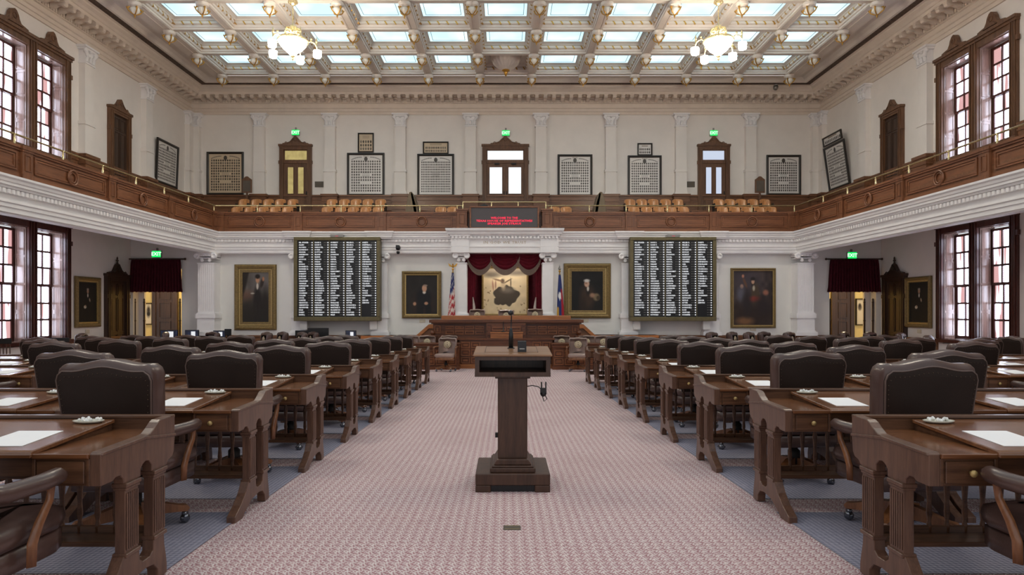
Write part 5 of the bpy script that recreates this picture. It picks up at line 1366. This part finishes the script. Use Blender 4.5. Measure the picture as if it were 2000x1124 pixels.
def chair_base(r, armcol):
    obj('pedestal', MB().lathe([(.05, .13), (.05, .24), (.03, .26), (.03, .32)], n=10).box(-.16, .16, -.14, .14, .31, .335), 'iron', r)
    leg = MB().prism([(.03, .10), (.03, .185), (.10, .18), (.27, .125), (.31, .12), (.325, .10), (.31, .08), (.26, .085)], 'y', -.028, .028).mesh('base_leg', armcol)
    ca = MB().sphere((.30, 0, .032), .032, 10).lathe([(.012, .03), (.022, .066), (.012, .085)], (.30, 0, 0), 8).box(.285, .315, -.036, .036, .03, .045).mesh('caster', 'chrome')
    for k in range(4):
        a = PI / 4 + k * PI / 2 - .1; l = obj('base_leg', leg, None, r, (0, 0, 0), a); obj('caster', ca, None, l)
def member_chair():
    """high-backed leather swivel chair, sitter faces +y"""
    r = thing('leather_armchair', '', 'chair')
    ol = backrest_outline(.290, .250, .44, 1.078, .029)
    cush = MB().slab(ol, [(-.10, .165), (-.055, .165), (-.02, .155), (.0, .13), (.004, .09), (.004, .045), (-.002, .015), (-.018, -.002)], fn=lean)
    br = obj('backrest', cush, 'leather', r)
    ol2 = backrest_outline(.283, .245, .46, 1.040, .027)
    obj('back_panel', MB().slab(ol2, [(.0, .004), (.0, -.012), (-.012, -.018)], fn=lean), 'leather_back', br)
    k = len(ol2); pp = [lean((x, -.012, z)) for x, z in ol2[1:-1]]
    obj('piping', MB().tube(pp, .0055, 6), 'piping', br)
    nm = MB(); L = [ol2[i] for i in range(1, k - 1)]
    acc = 0; last = None
    for a, b in zip(L, L[1:]):
        d = math.hypot(b[0] - a[0], b[1] - a[1]); n = max(1, round(d / .036))
        for q in range(n):
            x, z = a[0] + (b[0] - a[0]) * q / n, a[1] + (b[1] - a[1]) * q / n; s = .935
            nm.sphere(lean((x * .94, -.018, (z - .7) * .90 + .7)), .0038, 4)
    obj('nailhead', nm, 'nail', br, kind='stuff')
    sl = obj('seal', SEAL, None, br, lean((0, .168, .86))); sl.rotation_euler = (-LEAN, 0, PI)
    so = [(-.25, -.22), (.25, -.22), (.28, -.1), (.29, .2), (.26, .28), (.15, .31), (-.15, .31), (-.26, .28), (-.29, .2), (-.28, -.1)]
    st = obj('seat', MB().slab(so, [(-.04, .40), (.0, .415), (.012, .45), (.0, .49), (-.06, .515), (-.14, .525)], axis='z'), 'leather', r)
    obj('seat_skirt', MB().slab(so, [(-.02, .305), (-.005, .315), (-.005, .40), (-.03, .405)], axis='z'), 'leather', r)
    for sx in (-1, 1):
        pad = MB(); path = [(sx * .28, -.26, .67), (sx * .325, -.14, .66), (sx * .335, .04, .655), (sx * .335, .14, .66), (sx * .335, .172, .655)]
        pad.tube(path, [.033, .037, .037, .036, .022], 10, sx=1.0)
        a = obj('arm', pad, 'leather', r)
        sup = MB(); pth = [(sx * .335, .10, .63), (sx * .335, .085, .57), (sx * .33, .03, .49), (sx * .325, .0, .42), (sx * .322, .0, .33)]
        sup.tube(pth, [.022, .024, .028, .03, .028], 4, sx=.75)
        obj('arm_support', sup, 'armwood', a)
    chair_base(r, 'armwood')
    return r
def seal_chair():
    """lower taupe leather clerk chair with open wooden arms"""
    r = thing('seal_armchair', '', 'chair')
    ol = backrest_outline(.265, .25, .46, .95, .012)
    br = obj('backrest', MB().slab(ol, [(-.03, .10), (.0, .085), (.004, .05), (.0, .015), (-.02, 0)], fn=lean), 'taupe', r)
    sl = obj('seal', SEAL, None, br, lean((0, .105, .76))); sl.rotation_euler = (-LEAN, 0, PI)
    so = [(-.25, -.22), (.25, -.22), (.28, .2), (.22, .28), (-.22, .28), (-.28, .2)]
    obj('seat', MB().slab(so, [(-.02, .41), (.0, .42), (.008, .47), (-.01, .50), (-.08, .52)], axis='z'), 'taupe', r)
    obj('seat_frame', MB().slab(so, [(-.02, .33), (-.01, .335), (-.01, .41)], axis='z'), 'armwood', r)
    for sx in (-1, 1):
        a = obj('arm', MB().tube([(sx * .25, -.20, .70), (sx * .315, -.05, .70), (sx * .32, .12, .69), (sx * .315, .19, .66)], [.022, .026, .028, .022], 8), 'armwood', r)
        obj('arm_support', MB().tube([(sx * .315, .17, .67), (sx * .315, .16, .55), (sx * .30, .15, .38)], [.022, .02, .022], 6), 'armwood', a)
    chair_base(r, 'armwood')
    return r
CH, SC = Series(member_chair), Series(seal_chair)
rj = random.Random(11)
def vis(x0, x1, y0, y1):
    a = [CX + FPX * x / y for x in (x0, x1) for y in (y0, y1)]; return max(a) > -30 and min(a) < 2030
KPOS = {0: 'beside the central aisle', 1: 'second from the central aisle', 3: 'third from the central aisle', 4: 'fourth from the central aisle', 5: 'fifth from the central aisle'}
strips = MB()
for sd in (-1, 1):
    side = 'left' if sd < 0 else 'right'; E = 1.78 if sd < 0 else 1.86
    for n in range(1, 10):
        yl = ledge(n); yf = yl - DD
        for k in (0, 1, 3, 4, 5):
            x0 = E + (1.175 * k if k < 2 else 3.47 + 1.15 * (k - 3))
            zf = FZ(yf + .3)
            if vis(sd * x0, sd * (x0 + DW), yf, yl):
                DESK[sd].put((sd * x0, yf, zf), 0, f'brown wooden desk in the {ORD[n - 1]} row, {KPOS[k]} on its {side}', 'wooden desks in rows')
                xl = x0 + .72
                if n < 8 or k < 2:
                    zt = lambda y: .760 + .037 * y / .60
                    p = PAPER.put((sd * (x0 + .50) + rj.uniform(-.02, .02), yf + .20, zf + zt(.20) + .001), rj.uniform(-.06, .06), f'white paper sheet on the {ORD[n - 1]}-row desk {KPOS[k]} on its {side}', 'paper sheets on desks')
                    p.rotation_euler[0] = math.atan(.037 / .60)
                    DISH.put((sd * (x0 + .385), yf + .52, zf + zt(.52)), 0, f'dish of sweets on the {ORD[n - 1]}-row desk {KPOS[k]} on its {side}', 'dishes of sweets on desks')
            xc, yc = sd * (x0 + (.53 if sd < 0 else .615)), yf - .23
            if vis(xc - .38, xc + .38, yc - .45, yc + .3) and not (n == 1 and k > 0) and not (n == 8 and k == 5 and sd > 0):
                ex = {(1, 0): (-.075, 0), (2, 0): (.04, .03), (3, 1): (.1, 0)}.get((n, k), (0, 0)) if sd < 0 else {(1, 0): (-.06, 0), (2, 0): (.015, .06)}.get((n, k), (0, 0))
                if n == 1: yc = yf - (.255 if sd < 0 else .20)
                CH.put((xc + sd * ex[0] + (rj.uniform(-.02, .02) if n > 2 else 0), yc + rj.uniform(-.03, .02), FZ(yc)), (rj.uniform(-.10, .10) if n > 2 else 0) + sd * ex[1], f'dark brown leather armchair at the {ORD[n - 1]}-row desk {KPOS[k]} on its {side}', 'brown leather armchairs')
        # blue-grey carpet of the seating bays
        for a, b in ((E + .02, E + 2.36), (E + 3.46, E + 6.96)):
            y0, y1 = ledge(n - 1) - .10, yl - .45
            if n == 1: y0 = 1.2
            strips.add([(sd * a, y0, FZ(y0) + .004), (sd * b, y0, FZ(y0) + .004), (sd * b, y1, FZ(y1) + .004), (sd * a, y1, FZ(y1) + .004)], [(0, 1, 2, 3)])
obj('carpet_strip', strips, 'bluecarpet', floor, label='blue-grey carpet under the desks')

# brown armchairs turned round along the far walls (pixel centre, depth, heading)
turned = [(508, 20.4, 2.3), (540, 21.5, 2.3), (577, 20.6, 2.2), (600, 21.7, 2.25), (309, 20.6, 2.1), (404, 21.2, 2.6), (141, 17.2, 1.9), (1403, 20.4, -2.3), (1442, 21.4, -2.3), (1476, 20.3, -2.3), (1504, 21.6, -2.5), (1554, 21.0, -2.4), (1663, 21.2, -2.3), (1713, 20.4, -2.5), (1776, 18.6, -2.3), (1838, 13.0, -2.2), (1998, 12.4, -1.5)]
wl, wr = [t for t in turned if t[0] < 988], [t for t in turned if t[0] > 988]
for arr, side in ((sorted(wl), 'left'), (sorted(wr), 'right')):
    for i, (px, y, h) in enumerate(arr):
        CH.put((X(px, y), y, FZ(y)), h, f'brown leather armchair turned to show its seal, {ORD[i]} from left, {side} of the rostrum', 'armchairs turned towards the room')
for px, y, h, lab in ((871, 18.75, PI - .15, 'taupe leather armchair with cream seal facing the aisle before the left counter'), (1129, 18.75, PI - .12, 'taupe leather armchair with cream seal facing the aisle before the right counter')):
    SC.put((X(px, y), y, FZ(y)), h, lab, 'taupe armchairs before the counters')
for i, px in enumerate((800, 833, 876, 1098, 1147, 1180)):
    y = 20.18
    SC.put((X(px, y), y, FZ(y) + .04), PI, f'taupe leather armchair behind the clerk counters, {ORD[i]} from the left', 'taupe armchairs behind the counters')
for px, zz, lab in ((931.5, 604, 'left'), (988.5, 605, 'middle'), (1045.5, 603, 'right')):
    y = 22.0; o = SC.put((X(px, y), y, Z(zz, y) - .965), PI, f'taupe leather speaker chair with seal behind the rostrum top, {lab} of three', 'speaker chairs behind the rostrum')
tag(obj('speaker_platform', MB().box(-1.3, 1.2, 21.4, 22.5, FZ(21), Z(603, 22) - .965), 'dais'), 'raised wooden platform behind the rostrum carrying the speaker chairs', 'platform')
# plain wooden slat-back chairs near the windows
def slat_chair():
    r = thing('slat_chair', '', 'chair')
    obj('seat', MB().box(-.22, .22, -.22, .24, .43, .46), 'slatchair', r, bevel=.01)
    lg = MB().lathe([(.014, 0), (.02, .2), (.016, .43)], n=6).mesh('leg', 'slatchair')
    for x in (-.18, .18):
        for y in (-.18, .18): obj('leg', lg, None, r, (x, y, 0))
    obj('top_rail', MB().box(-.25, .25, -.26, -.225, .86, .98), 'iron', r, bevel=.008)
    sp = MB().lathe([(.010, .46), (.013, .66), (.010, .87)], (0, -.235, 0), 6).mesh('spindle', 'slatchair')
    for k in range(7): obj('spindle', sp, None, r, (-.21 + k * .07, 0, 0))
    return r
SL = Series(slat_chair)
for i, (px, y, h) in enumerate(((8, 16.5, .3), (121, 18.2, .3), (1955, 16.6, -.3))):
    SL.put((X(px, y), y, FZ(y)), h, ('dark slat-back wooden chair nearest the left window', 'dark slat-back wooden chair beyond the left window casing', 'dark slat-back wooden chair in front of the right window')[i], 'dark slat-back chairs by the windows')

# staff tables with monitors by the far left wall
def staff_table(pa, pb, y, lab):
    x0, x1 = X(pa, y), X(pb, y); r = thing('staff_table', lab, 'table', ((x0 + x1) / 2, y, FZ(y)), 0, 'staff tables'); h = (x1 - x0) / 2
    obj('tabletop', MB().box(-h, h, -.3, .3, .72, .76), 'desk', r, bevel=.006)
    lg = MB().box(-.03, .03, -.03, .03, 0, .72).mesh('leg', 'desk')
    for a in (-h + .06, h - .06):
        for b in (-.24, .24): obj('leg', lg, None, r, (a, b, 0))
staff_table(300, 470, 22.45, 'long dark staff table with monitors along the left end wall'); staff_table(565, 700, 22.4, 'long dark staff table under the left voting board')
for i, (a, b, t, y, scr, lab) in enumerate(((314, 348, 645, 22.3, 1, 'low wide monitor before the yellow doorway, screen lit'), (362, 389, 645, 22.3, 1, 'monitor left of the corner pilaster, screen lit'), (417, 441, 646, 22.3, 1, 'monitor right of the corner pilaster, screen lit'), (439, 452, 643, 22.28, 0, 'small black speaker screen beside the tree portrait'),
        (577, 602, 646, 22.35, 0, 'low black monitor under the left voting board edge'), (601, 642, 641, 22.3, 0, 'largest black monitor under the left voting board'), (675, 696, 646, 22.35, 1, 'small monitor with bright window under voting board'))):
    zb = FZ(22) + .76; w = X(b, y) - X(a, y); r = thing('monitor', lab, 'monitor', ((X(a, y) + X(b, y)) / 2, y, zb), 0, 'desk monitors'); h = Z(t, y) - zb
    obj('stand', MB().box(-.12, .12, -.08, .10, 0, .015).box(-.03, .03, 0, .03, 0, h * .6), 'black', r)
    obj('case', MB().box(-w / 2, w / 2, -.03, .01, h - max(.22, w * .55), h), 'black', r, bevel=.005)
    if scr:
        obj('screen', MB().box(-w / 2 + .02, w / 2 - .02, -.033, -.03, h - max(.22, w * .55) + .02, h - .02), 'screen', r)
        obj('document_window', MB().box(-w * .05, w * .25, -.036, -.033, h - max(.22, w * .55) + .04, h - .05), 'names', r)

# ------------------------------------------------------------------ lectern with microphone, speaker and clip
LYF = 5.12
lz = FZ(5.4)
def LX(px, y=LYF): return X(px, y)
lec = thing('lectern', 'tall brown wooden lectern on a square stepped base in the central aisle', 'lectern', (LX(1001.5), LYF + .28, lz))
hw = (1074 - 928) / 2 / FPX * LYF
b = MB().box(-hw, hw, -.28, .30, .06, .15)
for sx in (-1, 1): b.box(sx * hw, sx * (hw - .12), -.28, .30, 0, .06)
b.box(-hw + .12, hw - .12, -.24, .30, .04, .06)
obj('base', b, 'pulpit', lec, bevel=.006)
vg = MB().box(-hw + .12, hw - .12, -.255, -.25, .0, .058)
for k in range(9): vg.box(-hw + .14 + k * .038, -hw + .15 + k * .038, -.262, -.255, .004, .055)
obj('vent_grille', vg, 'black', lec, kind='stuff')
s1 = MB().box(-.178, .178, -.24, .24, .15, .185).box(-.165, .165, -.225, .225, .185, .20)
s1.prism([(-.150, .20), (.150, .20), (.135, .225), (.12, .245), (-.12, .245), (-.135, .225)], 'y', -.20, .20)
obj('stepped_plinth', s1, 'pulpit', lec, bevel=.005)
obj('column', MB().box(-.118, .118, -.155, .155, .24, .905), 'pulpit', lec, bevel=.008)
c2 = MB().box(-.14, .14, -.18, .18, .885, .91); obj('neck_moulding', c2, 'pulpit', lec, bevel=.004)
zt0, zt1 = .905, 1.065; W_ = .298
bx = MB().box(-W_, W_, -.24, .22, zt0, zt0 + .035).box(-W_ + .03, W_ - .03, .2, .219, zt0 + .03, zt1 - .02).box(-W_ + .001, -W_ + .035, -.239, .219, zt0 + .035, zt1 - .03).box(W_ - .035, W_ - .001, -.239, .219, zt0 + .035, zt1 - .03).box(-W_, W_, -.24, .22, zt1 - .03, zt1)
obj('shelf_box', bx, 'pulpit', lec)
tp = MB().prism([(-.262, zt1), (-.262, zt1 + .018), (.25, zt1 + .055), (.25, zt1)], 'x', -W_ - .012, W_ + .012)
obj('top', tp, 'pulpit_top', lec, bevel=.006)
ins = MB().prism([(-.15, zt1 + .027), (.22, zt1 + .0535), (.22, zt1 + .0545), (-.15, zt1 + .0285)], 'x', -.22, .20); obj('reading_inlay', ins, 'pulpit_top', lec)
fr = MB()
for x in (-.222, .20): fr.prism([(-.155, zt1 + .026), (.225, zt1 + .054), (.225, zt1 + .0565), (-.155, zt1 + .0285)], 'x', x, x + .004)
fr.box(-.222, .204, .222, .226, zt1 + .05, zt1 + .058); obj('inlay_line', fr, 'pulpit', lec)
obj('side_bracket', MB().box(-.14, -.118, -.10, -.06, .40, .435), 'iron', lec)
mic = thing('microphone', 'black gooseneck microphone standing on the lectern top', 'microphone', (LX(998, 5.5), 5.5, lz + zt1 + .042))
obj('base', MB().box(-.03, .03, -.03, .03, 0, .008).lathe([(.02, .008), (.018, .12), (.012, .16), (.010, .17)], n=10), 'black', mic)
obj('gooseneck', MB().tube([(0, 0, .15), (.002, 0, .22), (.004, -.01, .27), (-.002, -.03, .295)], .005, 6), 'black', mic)
obj('foam_head', MB().sphere((-.004, -.04, .30), .022, 10), 'black', mic)
tag(obj('speaker_box', MB().box(-.034, .034, -.03, .05, 0, .085).box(-.02, .02, -.032, -.03, .02, .03, 1), ['black', 'steel'], None, (LX(1019.5, 5.28), 5.28, lz + zt1 + .03), bevel=.004), 'small black speaker box on the lectern top', 'speaker')
clip = thing('hanging_microphone', 'black clip microphone and cable hanging from the right of the lectern', 'microphone', (LX(1030), LYF + .3, lz))
obj('cable', MB().tube([(0.01, 0, .80), (.05, -.02, .81), (.10, -.03, .80), (.14, -.03, .76), (.17, -.03, .70), (.145, -.03, .68), (.13, -.03, .73)], .004, 6), 'black', clip)
obj('clip_body', MB().box(.115, .165, -.05, -.01, .755, .79).box(.12, .13, -.04, -.02, .79, .84).box(.155, .165, -.04, -.02, .79, .84).sphere((.14, -.03, .745), .028, 8), 'black', clip)
# brass floor box in the aisle
fy = EYE * FPX / (1032.5 - 637)
fb = thing('floor_box', 'small brass cover plate set in the aisle carpet before the lectern', 'floor plate', (X(1000, fy), fy, FZ(fy) + .001))
obj('cover', MB().box(-.055, .055, -.04, .04, 0, .005), 'plaque', fb, bevel=.002); obj('lid_line', MB().box(-.045, .045, -.03, -.027, .005, .0065).box(-.045, .045, .027, .03, .005, .0065), 'brass', fb)
